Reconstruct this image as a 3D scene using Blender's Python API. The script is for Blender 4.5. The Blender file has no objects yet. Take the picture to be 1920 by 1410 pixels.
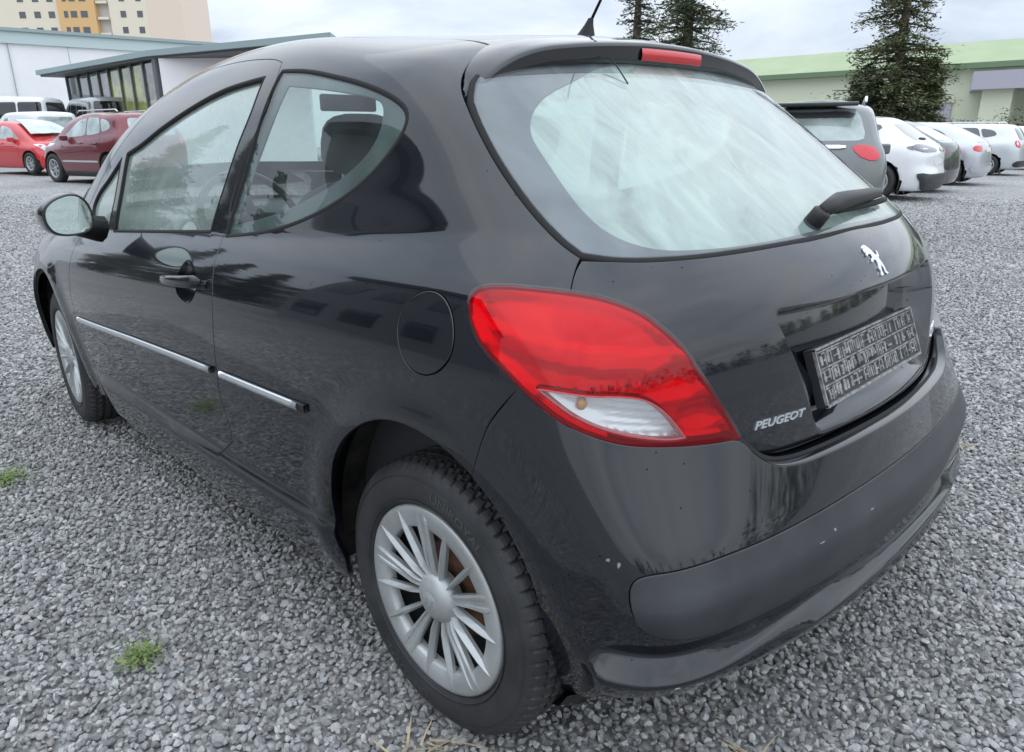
import bpy, math, random
import numpy as np
from mathutils.geometry import delaunay_2d_cdt
from mathutils import Vector, Matrix
R_ = math.radians
rng = np.random.default_rng(7); random.seed(7)
SC = bpy.context.scene
COL = SC.collection

# ---------------------------------------------------------------- camera
cam_d = bpy.data.cameras.new('camera'); cam = bpy.data.objects.new('camera', cam_d); COL.objects.link(cam)
cam_d.sensor_width = 36; cam_d.lens = 1388.3 / 1920 * 36; cam_d.clip_start = .05; cam_d.clip_end = 2000
CP = np.array([-1.06, 1.639, 1.227]); yaw, pit, rol = R_(-44.47), R_(-18.14), R_(-.49)
_f = Vector((math.cos(yaw)*math.cos(pit), math.sin(yaw)*math.cos(pit), math.sin(pit)))
_r = _f.cross(Vector((0, 0, 1))).normalized(); _u = _r.cross(_f)
_c, _s = math.cos(rol), math.sin(rol)
_R, _U = _c*_r + _s*_u, -_s*_r + _c*_u
cam.matrix_world = Matrix(((_R.x, _U.x, -_f.x, CP[0]), (_R.y, _U.y, -_f.y, CP[1]), (_R.z, _U.z, -_f.z, CP[2]), (0, 0, 0, 1)))
SC.camera = cam

# ---------------------------------------------------------------- sky and sun (overcast)
SUN_EL, SUN_AZ = R_(48), R_(200)
w = bpy.data.worlds.new('World'); SC.world = w; w.use_nodes = True
N, L = w.node_tree.nodes, w.node_tree.links; N.clear()
out = N.new('ShaderNodeOutputWorld'); bg = N.new('ShaderNodeBackground'); L.new(bg.outputs[0], out.inputs[0])
sky = N.new('ShaderNodeTexSky'); sky.sky_type = 'NISHITA'; sky.sun_disc = False
sky.sun_elevation = SUN_EL; sky.sun_rotation = R_(90) - SUN_AZ; sky.air_density = 1.0; sky.dust_density = 2.0
tc = N.new('ShaderNodeTexCoord'); sep = N.new('ShaderNodeSeparateXYZ'); L.new(tc.outputs['Generated'], sep.inputs[0])
zz = N.new('ShaderNodeMath'); zz.operation = 'MAXIMUM'; zz.inputs[1].default_value = 0.0; L.new(sep.outputs[2], zz.inputs[0])
za = N.new('ShaderNodeMath'); za.operation = 'ADD'; za.inputs[1].default_value = .22; L.new(zz.outputs[0], za.inputs[0])
dv = N.new('ShaderNodeVectorMath'); dv.operation = 'DIVIDE'; L.new(tc.outputs['Generated'], dv.inputs[0])
cb = N.new('ShaderNodeCombineXYZ')
for i in range(2): L.new(za.outputs[0], cb.inputs[i])
cb.inputs[2].default_value = 1; L.new(cb.outputs[0], dv.inputs[1])
n1 = N.new('ShaderNodeTexNoise'); n1.inputs['Scale'].default_value = 1.1; n1.inputs['Detail'].default_value = 7; n1.inputs['Roughness'].default_value = .55
n1.inputs['Distortion'].default_value = .4; L.new(dv.outputs[0], n1.inputs['Vector'])
cr = N.new('ShaderNodeValToRGB'); L.new(n1.outputs[0], cr.inputs[0])
cr.color_ramp.elements[0].position = .36; cr.color_ramp.elements[0].color = (4.85, 5.7, 6.9, 1)
cr.color_ramp.elements[1].position = .62; cr.color_ramp.elements[1].color = (8.2, 8.8, 9.4, 1)
e = cr.color_ramp.elements.new(.48); e.color = (6.6, 7.4, 8.55, 1)
# an overcast sky is brightest overhead and dimmer towards the horizon
gm = N.new('ShaderNodeMapRange'); gm.inputs[1].default_value = 0; gm.inputs[2].default_value = 1; gm.inputs[3].default_value = .58; gm.inputs[4].default_value = 1.50; L.new(zz.outputs[0], gm.inputs[0])
gs_ = N.new('ShaderNodeVectorMath'); gs_.operation = 'SCALE'; L.new(cr.outputs[0], gs_.inputs[0]); L.new(gm.outputs[0], gs_.inputs['Scale'])
mx = N.new('ShaderNodeMix'); mx.data_type = 'RGBA'; mx.inputs[0].default_value = .93
L.new(sky.outputs[0], mx.inputs[6]); L.new(gs_.outputs[0], mx.inputs[7]); L.new(mx.outputs[2], bg.inputs[0])
bg.inputs[1].default_value = .1
sun_d = bpy.data.lights.new('sun', 'SUN'); sun = bpy.data.objects.new('sun', sun_d); COL.objects.link(sun)
sun_d.energy = .6; sun_d.angle = R_(178); sun_d.color = (1, .99, .97)
sun.rotation_euler = Vector((-math.cos(SUN_AZ)*math.cos(SUN_EL), -math.sin(SUN_AZ)*math.cos(SUN_EL), -math.sin(SUN_EL))).to_track_quat('-Z', 'Y').to_euler()
SC.view_settings.view_transform = 'Standard'; SC.view_settings.look = 'None'; SC.view_settings.exposure = .80; SC.view_settings.gamma = 1
SC.view_settings.use_curve_mapping = False
SC.cycles.max_bounces = 10; SC.cycles.transparent_max_bounces = 16; SC.cycles.glossy_bounces = 5; SC.cycles.diffuse_bounces = 3

# ---------------------------------------------------------------- materials
def mat(name, col=(.5, .5, .5), rough=.5, metal=0, coat=0, coatr=.03, spec=.5, emit=None):
    m = bpy.data.materials.new(name); m.use_nodes = True; b = m.node_tree.nodes['Principled BSDF']
    b.inputs['Base Color'].default_value = (*col, 1); b.inputs['Roughness'].default_value = rough; b.inputs['Metallic'].default_value = metal
    b.inputs['Coat Weight'].default_value = coat; b.inputs['Coat Roughness'].default_value = coatr; b.inputs['Specular IOR Level'].default_value = spec
    return m
def nd(m, t, **k):
    n = m.node_tree.nodes.new(t)
    for a, v in k.items():
        if a.startswith('i_'): n.inputs[a[2:].replace('_', ' ')].default_value = v
        else: setattr(n, a, v)
    return n
def lk(m, a, b): m.node_tree.links.new(a, b)
def bsdf(m): return m.node_tree.nodes['Principled BSDF']
def coord(m, out='Object', scale=None):
    t = nd(m, 'ShaderNodeTexCoord').outputs[out]
    if scale:
        mp = nd(m, 'ShaderNodeMapping'); mp.inputs['Scale'].default_value = scale; lk(m, t, mp.inputs[0]); return mp.outputs[0]
    return t
def vary(m, c0, c1, scale=8, detail=5, sock='Base Color', p0=.35, p1=.65, vec=None, rough=.6):
    n = nd(m, 'ShaderNodeTexNoise'); n.inputs['Scale'].default_value = scale; n.inputs['Detail'].default_value = detail; n.inputs['Roughness'].default_value = rough
    lk(m, vec or coord(m), n.inputs['Vector'])
    r = nd(m, 'ShaderNodeValToRGB'); lk(m, n.outputs[0], r.inputs[0])
    r.color_ramp.elements[0].position = p0; r.color_ramp.elements[1].position = p1
    f = lambda c: (c, c, c, 1) if isinstance(c, (int, float)) else (*c, 1)
    r.color_ramp.elements[0].color = f(c0); r.color_ramp.elements[1].color = f(c1)
    lk(m, r.outputs[0], bsdf(m).inputs[sock]); return r
def bump(m, scale=100, strength=.2, dist=.001, detail=3, vec=None):
    n = nd(m, 'ShaderNodeTexNoise'); n.inputs['Scale'].default_value = scale; n.inputs['Detail'].default_value = detail
    lk(m, vec or coord(m), n.inputs['Vector'])
    b = nd(m, 'ShaderNodeBump'); b.inputs['Strength'].default_value = strength; b.inputs['Distance'].default_value = dist
    lk(m, n.outputs[0], b.inputs['Height']); lk(m, b.outputs[0], bsdf(m).inputs['Normal']); return b
def fresnel(m, ior):
    """Fresnel factor that is the same from both sides of a thin sheet"""
    fr = nd(m, 'ShaderNodeFresnel'); ge = nd(m, 'ShaderNodeNewGeometry'); mr = nd(m, 'ShaderNodeMapRange'); mr.inputs[3].default_value = ior; mr.inputs[4].default_value = 1/ior
    lk(m, ge.outputs['Backfacing'], mr.inputs[0]); lk(m, mr.outputs[0], fr.inputs[0]); return fr
def glassmat(name, tint=(.75, .85, .82), pale_haze=0., haze_col=(.75, .85, .82), streak=0., rough=0., mscale=(2.2, 5.5, 2.6), dist=.9):
    """thin sheet of glass: tinted see-through + Fresnel reflection, with an optional pale haze that paints brightness onto the pane"""
    m = bpy.data.materials.new(name); m.use_nodes = True; nt = m.node_tree; nt.nodes.clear()
    o = nd(m, 'ShaderNodeOutputMaterial'); tr = nd(m, 'ShaderNodeBsdfTransparent'); tr.inputs[0].default_value = (*tint, 1)
    gl = nd(m, 'ShaderNodeBsdfGlossy'); gl.inputs['Roughness'].default_value = rough; fr = fresnel(m, 1.6)
    ms = nd(m, 'ShaderNodeMixShader')
    if pale_haze or streak:
        di = nd(m, 'ShaderNodeBsdfDiffuse'); di.inputs[0].default_value = (*haze_col, 1)
        tl = nd(m, 'ShaderNodeBsdfTranslucent'); tl.inputs[0].default_value = (*haze_col, 1)
        dt = nd(m, 'ShaderNodeMixShader'); dt.inputs[0].default_value = .25; lk(m, di.outputs[0], dt.inputs[1]); lk(m, tl.outputs[0], dt.inputs[2])
        fm = nd(m, 'ShaderNodeMixShader')
        mp = nd(m, 'ShaderNodeMapping'); mp.inputs['Rotation'].default_value = (R_(30), 0, R_(20)); mp.inputs['Scale'].default_value = mscale
        lk(m, coord(m), mp.inputs[0])
        n = nd(m, 'ShaderNodeTexNoise'); n.inputs['Scale'].default_value = 1.6; n.inputs['Detail'].default_value = 7; n.inputs['Distortion'].default_value = dist; n.inputs['Roughness'].default_value = .62
        lk(m, mp.outputs[0], n.inputs['Vector'])
        mr = nd(m, 'ShaderNodeMapRange'); mr.inputs[1].default_value = .32; mr.inputs[2].default_value = .68
        mr.inputs[3].default_value = max(0, pale_haze-streak); mr.inputs[4].default_value = min(1, pale_haze+streak)
        lk(m, n.outputs[0], mr.inputs[0]); lk(m, mr.outputs[0], fm.inputs[0]); lk(m, tr.outputs[0], fm.inputs[1]); lk(m, dt.outputs[0], fm.inputs[2])
        base = fm.outputs[0]
    else: base = tr.outputs[0]
    lk(m, fr.outputs[0], ms.inputs[0]); lk(m, base, ms.inputs[1]); lk(m, gl.outputs[0], ms.inputs[2]); lk(m, ms.outputs[0], o.inputs[0]); return m

def paint(name, col, metal=.0, flake=.0, rough=.35):
    m = mat(name, col, rough, metal, coat=1, coatr=.02)
    b = bsdf(m); b.inputs['Coat IOR'].default_value = 1.60; b.inputs['Specular IOR Level'].default_value = .06
    return m
M = {}
M['paint'] = paint('black_metallic_paint', (.003, .0035, .005), metal=.0, rough=.34)
_m = M['paint']; vary(_m, (.003, .004, .007), (.005, .0065, .011), 3, 4)
# scattered dried specks
_v = nd(_m, 'ShaderNodeTexVoronoi'); _v.inputs['Scale'].default_value = 42; lk(_m, coord(_m), _v.inputs['Vector'])
_a = nd(_m, 'ShaderNodeMath', operation='LESS_THAN'); _a.inputs[1].default_value = .075; lk(_m, _v.outputs['Distance'], _a.inputs[0])
_b = nd(_m, 'ShaderNodeSeparateColor'); lk(_m, _v.outputs['Color'], _b.inputs[0]); _c2 = nd(_m, 'ShaderNodeMath', operation='GREATER_THAN'); _c2.inputs[1].default_value = .72; lk(_m, _b.outputs[0], _c2.inputs[0])
_d2 = nd(_m, 'ShaderNodeMath', operation='MULTIPLY'); lk(_m, _a.outputs[0], _d2.inputs[0]); lk(_m, _c2.outputs[0], _d2.inputs[1]); _e2 = nd(_m, 'ShaderNodeMapRange'); _e2.inputs[3].default_value = 1; _e2.inputs[4].default_value = .25
lk(_m, _d2.outputs[0], _e2.inputs[0]); lk(_m, _e2.outputs[0], bsdf(_m).inputs['Coat Weight'])
# thin film of dust and dried rain on the clear coat
_n = nd(_m, 'ShaderNodeTexNoise'); _n.inputs['Scale'].default_value = 5; _n.inputs['Detail'].default_value = 9; _n.inputs['Roughness'].default_value = .65; lk(_m, coord(_m), _n.inputs['Vector'])
_r2 = nd(_m, 'ShaderNodeMapRange'); _r2.inputs[1].default_value = .35; _r2.inputs[2].default_value = .75; _r2.inputs[3].default_value = .025; _r2.inputs[4].default_value = .075
lk(_m, _n.outputs[0], _r2.inputs[0]); lk(_m, _r2.outputs[0], bsdf(_m).inputs['Coat Roughness'])
M['plastic'] = mat('dark_grey_plastic', (.040, .042, .047), .42)
vary(M['plastic'], (.022, .0235, .028), (.036, .038, .043), 9, 6); bump(M['plastic'], 900, .15, .0004)
M['black'] = mat('black_plastic', (.012, .012, .013), .5); M['gloss'] = mat('gloss_black', (.008, .008, .009), .12, coat=.5)
M['rubber'] = mat('black_rubber', (.006, .006, .006), .8)
M['liner'] = mat('wheel_arch_liner', (.016, .015, .014), .9); vary(M['liner'], (.01, .01, .01), (.05, .045, .04), 14, 5)
M['tyre'] = mat('tyre_rubber', (.028, .029, .031), .62); vary(M['tyre'], (.015, .0155, .017), (.034, .034, .036), 9, 6); bump(M['tyre'], 260, .25, .0006)
M['silver'] = mat('silver_wheel_paint', (.42, .44, .44), .40, .45, coat=.15, coatr=.3); vary(M['silver'], (.34, .355, .35), (.48, .50, .50), 7, 6)
M['steel'] = mat('dark_steel', (.012, .012, .013), .7); M['rust'] = mat('rusty_brake_drum', (.10, .045, .025), .9)
vary(M['rust'], (.05, .03, .02), (.16, .07, .035), 30, 5)
M['chrome'] = mat('chrome', (.85, .86, .88), .12, 1); M['satin'] = mat('satin_metal', (.74, .76, .78), .30, .9)
M['glass'] = glassmat('side_glass', (.86, .98, .93), .36, (.80, .95, .89), .12, 0, (1.2, 1.6, 1.2), .6)  # pale haze in the colour stands in for bright sky seen through
M['qglass'] = glassmat('quarter_glass', (.84, .97, .92), .045, (.60, .70, .69), .03)
M['rearglass'] = glassmat('rear_glass', (.95, .99, .98), .11, (.60, .68, .72), .07)  # grey-blue haze lightens the printed border in place of reflected sky
M['pale_haze'] = glassmat('painted_sky_sheen', (.86, .97, .92), .72, (.54, .64, .565), .26, 0, (2.6, 6.0, 2.8), 1.5)  # streaked pale colour imitating bright cloud reflected in the rear window
M['clear'] = glassmat('windscreen_glass', (.88, .97, .95), .10, (.8, .92, .9), .05)
M['frit'] = mat('glass_black_print', (.05, .055, .06), .35); vary(M['frit'], (.035, .04, .044), (.10, .11, .12), 5, 6, vec=None)
M['mirror'] = mat('mirror_silver', (.75, .88, .84), .02, 1)
M['redlens'] = None
M['cloth'] = mat('grey_seat_cloth', (.10, .10, .11), .9); bump(M['cloth'], 400, .5, .001)
M['lining'] = mat('light_headlining', (.42, .42, .40), .95); M['dash'] = mat('dark_dashboard', (.035, .036, .04), .6)
M['amber'] = mat('amber_bulb', (.50, .24, .05), .25)

# ---------------------------------------------------------------- scene helpers
def tag(o, label=None, cat=None, group=None, kind=None):
    if label: o['label'] = label
    if cat: o['category'] = cat
    if group: o['group'] = group
    if kind: o['kind'] = kind
    return o
def empty(name, loc=(0, 0, 0), rz=0, label=None, cat=None, group=None):
    o = bpy.data.objects.new(name, None); COL.objects.link(o); o.location = loc; o.rotation_euler = (0, 0, rz); o.empty_display_size = .2
    return tag(o, label, cat, group)
def link(name, V, F, m, parent=None, smooth=False, nrm=None, mats=None, midx=None):
    me = bpy.data.meshes.new(name); me.from_pydata([tuple(map(float, v)) for v in V], [], [tuple(map(int, f)) for f in F])
    for q in (mats or [m]): me.materials.append(q)
    if midx is not None: me.polygons.foreach_set('material_index', midx)
    if smooth or nrm is not None: me.polygons.foreach_set('use_smooth', [True]*len(me.polygons))
    if nrm is not None:
        if len(me.vertices) == len(nrm): me.normals_split_custom_set_from_vertices([tuple(map(float, n)) for n in nrm])
    me.update()
    o = bpy.data.objects.new(name, me); COL.objects.link(o); o.parent = parent
    return o
class MB:
    """collects simple shapes into one mesh"""
    def __init__(s): s.V = []; s.F = []; s.S = []
    def add(s, V, F, smooth=False):
        n = len(s.V); s.V += [tuple(map(float, v)) for v in V]; s.F += [tuple(int(i)+n for i in f) for f in F]; s.S += [smooth]*len(F); return s
    def box(s, x0, x1, y0, y1, z0, z1):
        V = [(x, y, z) for z in (z0, z1) for y in (y0, y1) for x in (x0, x1)]
        return s.add(V, [(0, 2, 3, 1), (4, 5, 7, 6), (0, 1, 5, 4), (2, 6, 7, 3), (0, 4, 6, 2), (1, 3, 7, 5)])
    def prism(s, poly, lo, hi, ax=2):
        """poly: 2D outline, extruded along axis ax from lo to hi"""
        n = len(poly); f = {0: lambda a, b, h: (h, a, b), 1: lambda a, b, h: (a, h, b), 2: lambda a, b, h: (a, b, h)}[ax]
        V = [f(a, b, lo) for a, b in poly]+[f(a, b, hi) for a, b in poly]
        return s.add(V, [tuple(range(n))[::-1], tuple(range(n, 2*n))]+[(i, (i+1) % n, n+(i+1) % n, n+i) for i in range(n)])
    def tube(s, pts, r, n=8, cap=True):
        pts = [np.array(p, float) for p in pts]; rs = r if hasattr(r, '__len__') else [r]*len(pts); V = []; F = []
        for i, p in enumerate(pts):
            t = pts[min(i+1, len(pts)-1)]-pts[max(i-1, 0)]; t /= np.linalg.norm(t)+1e-9
            a = np.cross(t, [0, 0, 1]) if abs(t[2]) < .9 else np.cross(t, [1, 0, 0]); a /= np.linalg.norm(a); b = np.cross(t, a)
            for k in range(n):
                q = 2*math.pi*k/n; V.append(p+rs[i]*(math.cos(q)*a+math.sin(q)*b))
        for i in range(len(pts)-1):
            for k in range(n): F.append((i*n+k, i*n+(k+1) % n, (i+1)*n+(k+1) % n, (i+1)*n+k))
        if cap: F += [tuple(range(n))[::-1], tuple(range((len(pts)-1)*n, len(pts)*n))]
        return s.add(V, F, True)
    def lathe(s, prof, c=(0, 0, 0), axis='y', n=48, a0=0, a1=2*math.pi, smooth=True):
        """prof: list of (radius, offset along axis)"""
        full = abs(a1-a0-2*math.pi) < 1e-6; m = n if full else n+1; V = []; F = []; k = len(prof)
        for i in range(m):
            q = a0+(a1-a0)*i/n; cs, sn = math.cos(q), math.sin(q)
            for r, h in prof:
                p = (r*cs, h, r*sn) if axis == 'y' else ((h, r*cs, r*sn) if axis == 'x' else (r*cs, r*sn, h))
                V.append((c[0]+p[0], c[1]+p[1], c[2]+p[2]))
        for i in range(n):
            j = (i+1) % m
            for a in range(k-1): F.append((i*k+a, i*k+a+1, j*k+a+1, j*k+a))
        return s.add(V, F, smooth)
    def build(s, name, m, parent=None, bevel=0, **kw):
        o = link(name, s.V, s.F, m, parent)
        o.data.polygons.foreach_set('use_smooth', s.S)
        if bevel:
            b = o.modifiers.new('bevel', 'BEVEL'); b.width = bevel; b.segments = 2; b.limit_method = 'ANGLE'; b.angle_limit = R_(40); b.harden_normals = True
            o.data.polygons.foreach_set('use_smooth', [True]*len(s.F))
        return tag(o, **kw) if kw else o
def copy_tree(o, parent=None):
    c = o.copy(); COL.objects.link(c); c.parent = parent
    for ch in list(o.children): copy_tree(ch, c)
    return c

# ---------------------------------------------------------------- car body surface
def bs(t, t0, t1, c):
    c = np.asarray(c, float); n = len(c); ce = np.concatenate([[2*c[0]-c[1]], c, [2*c[-1]-c[-2]]])
    u = (np.asarray(t, float)-t0)/(t1-t0)*(n-1); lo = np.minimum(u, 0); hi = np.maximum(u-(n-1), 0)
    uc = np.clip(u, 0, n-1-1e-9); i = np.floor(uc).astype(int); f = uc-i
    v = (1-f)**3/6*ce[i]+(3*f**3-6*f*f+4)/6*ce[i+1]+(-3*f**3+3*f*f+3*f+1)/6*ce[i+2]+f**3/6*ce[np.minimum(i+3, n+1)]
    return v+lo*(c[1]-c[0])+hi*(c[-1]-c[-2])
def lse(a, b, k): return np.maximum(a, b)+k*np.log1p(np.exp(-np.abs(a-b)/k))
def sstep(a, b, x):
    t = np.clip((x-a)/(b-a), 0, 1); return t*t*t*(t*(6*t-15)+10)
def body_f(P, B):
    x = P[..., 0]; y = np.abs(P[..., 1]); z = P[..., 2]
    s = z/(1.05-.075*np.clip(x, -1, 2.6)); W = bs(s, .1, 1.5, B['W'])
    r = np.maximum(0, .9-x); fr = np.maximum(0, x-1.7); up = 1/(1+np.exp(-(s-1.0)/.06))
    W = W-(B['tr'][0]+(B['tr'][1]-B['tr'][0])*up)*r**2-(B['tf'][0]+(B['tf'][1]-B['tf'][0])*up)*fr**2
    u_ = np.sqrt((s-.997)**2+.006**2); W = W-B['crease']*np.maximum(0, 1-u_/.085)**2*sstep(-.32, -.12, x)   # crease along the belt line
    gr = (bs(z, .1, 1.5, B['xr'])+bs(z, .1, 1.5, B['cr'])*y**2-x)*.8
    gt = z-bs(x, -.8, 3.4, B['zt'])+bs(x, -.8, 3.4, B['ct'])*y**2
    f = lse(y-W, gr, B['kc']); f = lse(f, x-bs(z, .1, 1.1, B['xf'])+.28*y**2, .08); f = lse(f, gt, B['kt'])
    return lse(f, .17-z, .015)
def side_extra(P):
    x = P[..., 0]; z = P[..., 2]; e = 0
    for cx in (0., 2.54):
        r = np.hypot(x-cx, z-.33); e = e+.012*np.exp(-((r-.37)/.05)**2)*sstep(.1, .3, z)
    e = e+.022*(1-sstep(.330, .385, z))*sstep(.15, .45, x)*(1-sstep(1.9, 2.1, x))
    return e*sstep(.5, .8, np.abs(P[..., 1]))
def fbody(P): return body_f(P, BB)-side_extra(P)
def fbump(P): return body_f(P, BM)-side_extra(P)
def grad(f, P, h=2e-4):
    g = np.stack([f(P+e)-f(P-e) for e in np.eye(3)*h], -1); return g/np.linalg.norm(g, axis=-1, keepdims=True)
def cast(f, o, d, t0=2.2, t1=.05, n=56):
    """point where the ray from outside (t0) to the spine (t1) meets the surface"""
    ts = np.linspace(t0, t1, n); v = np.stack([f(o+d*t) for t in ts], 1); neg = v < 0; idx = np.maximum(np.argmax(neg, 1), 1)
    a = ts[idx-1]; b = ts[idx]
    for _ in range(22):
        m = (a+b)/2; vm = f(o+d*m[:, None]); a = np.where(vm > 0, m, a); b = np.where(vm > 0, b, m)
    return o+d*((a+b)/2)[:, None]
X0, Z0, RR = .35, .75, .8
class Capsule:      # (u along the plan outline, v elevation), covers side and rear
    def __init__(s, z0=Z0): s.z0 = z0
    def inv(s, P):
        P = np.atleast_2d(P); x, y, z = P.T; side = x >= X0; th = np.where(side, 0, np.arctan2(X0-x, y)); h = np.where(side, np.abs(y), np.hypot(X0-x, y))
        return np.stack([np.where(side, x-X0, -th*RR), np.arctan2(z-s.z0, h)*RR], 1)
    def fwd(s, q, f):
        u, v = q.T; th = np.where(u < 0, -u/RR, 0); ph = v/RR
        o = np.stack([X0+np.maximum(u, 0), 0*u, 0*u+s.z0], 1); d = np.stack([-np.sin(th)*np.cos(ph), np.cos(th)*np.cos(ph), np.sin(ph)], 1)
        return cast(f, o, d)
class Axis:         # projection along one axis
    def __init__(s, ax, sg=1, base=0, reach=2.2): s.ax = ax; s.sg = sg; s.base = base; s.reach = reach; s.k = [i for i in range(3) if i != ax]
    def inv(s, P): return np.atleast_2d(P)[:, s.k]
    def fwd(s, q, f):
        o = np.zeros((len(q), 3)); o[:, s.k] = q; o[:, s.ax] = s.base; d = np.zeros((len(q), 3)); d[:, s.ax] = s.sg
        return cast(f, o, d, s.reach, .0)
CAP = Capsule(); CAPL = Capsule(.55); TOP = Axis(2, 1); SIDE = Axis(1, 1); FRONT = Axis(0, 1, 1.5, 2.2)

def smooth_loop(P, closed=True, step=.012):
    """Catmull-Rom through points (x,y,z,corner); straight tangents break at corners"""
    P = np.array(P, float); n = len(P); X = P[:, :3]; c = P[:, 3] > 0; out = []; cor = []
    m = n if closed else n-1
    for i in range(m):
        a, b = X[i], X[(i+1) % n]
        p = X[i-1] if (closed or i > 0) and not c[i] else 2*a-b
        q = X[(i+2) % n] if (closed or i+2 < n) and not c[(i+1) % n] else 2*b-a
        L_ = np.linalg.norm(b-a); k = max(1, int(round(L_/step)))
        # centripetal-like tangents
        d0 = max(np.linalg.norm(a-p), 1e-6); d2 = max(np.linalg.norm(q-b), 1e-6)
        t0 = ((a-p)/d0+(b-a)/L_)/2*L_ if not c[i] else (b-a); t1 = ((b-a)/L_+(q-b)/d2)/2*L_ if not c[(i+1) % n] else (b-a)
        for j in range(k):
            t = j/k; out.append((2*t**3-3*t**2+1)*a+(t**3-2*t**2+t)*t0+(-2*t**3+3*t**2)*b+(t**3-t**2)*t1); cor.append(bool(c[i]) and j == 0)
    if not closed: out.append(X[-1]); cor.append(True)
    return np.array(out), np.array(cor)
def relax(P, cor, n=2, closed=True):
    P = P.copy()
    for _ in range(n):
        Q = (np.roll(P, 1, 0)+np.roll(P, -1, 0))/2; w_ = np.where(cor, 0, .5)[:, None]
        if not closed: w_[0] = w_[-1] = 0
        P = P*(1-w_)+Q*w_
    return P
def inpoly(Q, poly):
    x, y = Q[:, 0], Q[:, 1]; r = np.zeros(len(Q), bool); a = poly; b = np.roll(poly, -1, 0)
    for (x0, y0), (x1, y1) in zip(a, b):
        if y0 == y1: continue
        r ^= ((y0 > y) != (y1 > y)) & (x < (x1-x0)*(y-y0)/(y1-y0)+x0)
    return r
def dist_poly(Q, poly):
    d = np.full(len(Q), 1e9); a = poly; b = np.roll(poly, -1, 0)
    for p, q in zip(a, b):
        e_ = q-p; L2 = (e_**2).sum()+1e-12; t = np.clip(((Q-p)@e_)/L2, 0, 1); d = np.minimum(d, ((Q-p-t[:, None]*e_)**2).sum(1))
    return np.sqrt(d)
def lateral(P, Nn):
    t = np.roll(P, -1, 0)-np.roll(P, 1, 0); t /= np.linalg.norm(t, axis=1, keepdims=True)+1e-12
    l = np.cross(t, Nn); return l/(np.linalg.norm(l, axis=1, keepdims=True)+1e-12)
def area2(q): return .5*np.sum(q[:, 0]*np.roll(q[:, 1], -1)-np.roll(q[:, 0], -1)*q[:, 1])
def panel(name, loop, m, parent, f=None, chart=None, holes=(), inset=.0026, depth=.016, sp=.02, off=0., push=None, flange=True, mirror=False, rnd=.0022, flip=False, closed_pts=None, seal=None, seal_w=.008, seal_d=.010):
    """a body panel cut from surface f inside a closed 3D loop, with rounded, turned-in edges"""
    f = f or fbody; chart = chart or CAP
    loops = []
    for k, lp in enumerate([loop]+list(holes)):
        q = chart.inv(lp); P = chart.fwd(q, f); Nn = grad(f, P); lat = lateral(P, Nn)
        s = 1 if area2(q) > 0 else -1
        # the side of the curve that is inside the polygon, tested numerically
        tst = chart.inv(P+lat*.0005); d = (tst-q)
        tq = np.roll(q, -1, 0)-np.roll(q, 1, 0); crs = tq[:, 0]*d[:, 1]-tq[:, 1]*d[:, 0]
        inward = lat*(1 if np.median(crs)*s > 0 else -1)
        if k > 0: inward = -inward
        P2 = P+inward*inset; q2 = chart.inv(P2); loops.append(dict(q=q2, out=-inward))
    q0 = loops[0]['q']; lo = q0.min(0); hi = q0.max(0)
    gx = np.arange(lo[0], hi[0], sp); gy = np.arange(lo[1], hi[1], sp*.87); G = np.stack(np.meshgrid(gx, gy), -1); G[1::2, :, 0] += sp/2; G = G.reshape(-1, 2)
    ok = inpoly(G, q0); G = G[ok]; ok = dist_poly(G, q0) > sp*.45; G = G[ok]
    for h in loops[1:]:
        ok = ~inpoly(G, h['q']); G = G[ok]; ok = dist_poly(G, h['q']) > sp*.45; G = G[ok]
    verts = np.concatenate([l['q'] for l in loops]+[G]); edges = []; n = 0
    for l in loops:
        k = len(l['q']); edges += [(n+i, n+(i+1) % k) for i in range(k)]; l['i'] = n; n += k
    r = delaunay_2d_cdt([Vector(v) for v in verts], edges, [], 0, 1e-7)
    nv = np.array([tuple(v) for v in r[0]]); T = np.array([t for t in r[2] if len(t) == 3]); orig = {}
    for new, ol in enumerate(r[3]):
        for o_ in ol: orig[o_] = new
    cen = nv[T].mean(1); keep = inpoly(cen, q0)
    for h in loops[1:]: keep &= ~inpoly(cen, h['q'])
    T = T[keep]
    P = chart.fwd(nv, f); Nn = grad(f, P)
    if off or push is not None:
        dd = np.zeros(len(P))+off
        if push is not None: dd = dd+push(P, nv, [l['q'] for l in loops])
        P = P+Nn*dd[:, None]
    # consistent outward winding
    a = P[T[:, 1]]-P[T[:, 0]]; b = P[T[:, 2]]-P[T[:, 0]]; fn = np.cross(a, b); back = (fn*Nn[T[:, 0]]).sum(1) < 0
    T[back] = T[back][:, ::-1]
    V = [P]; NN = [Nn]; F = [tuple(t) for t in T]; base = len(P)
    if flange:
        for l in loops:
            k = len(l['q']); idx = np.array([orig[l['i']+i] for i in range(k)]); o_ = l['out']; p0 = P[idx]; n0 = Nn[idx]
            rings = [idx]
            for dx, dz, a_ in ((rnd*.7, rnd*.3, .7), (rnd, rnd, 1.5), (rnd, depth, 1.57)):
                V.append(p0+o_*dx-n0*dz); NN.append(n0*math.cos(a_)+o_*math.sin(a_)); rings.append(np.arange(base, base+k)); base += k
            for A, B_ in zip(rings[:-1], rings[1:]):
                for i in range(k):
                    j = (i+1) % k; q4 = (A[i], A[j], B_[j], B_[i]); F.append(q4)
            # fix winding of the strip
            Vc = np.concatenate(V); q4 = F[-1]; 
            st = len(F)-3*k; i0 = st+k+k//2; q4 = F[i0]; nf = np.cross(Vc[q4[1]]-Vc[q4[0]], Vc[q4[2]]-Vc[q4[0]])
            if (nf*(o_[k//2]+n0[k//2])).sum() < 0:
                for i in range(st, len(F)): F[i] = F[i][::-1]
    V = np.concatenate(V); NN = np.concatenate(NN)
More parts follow.
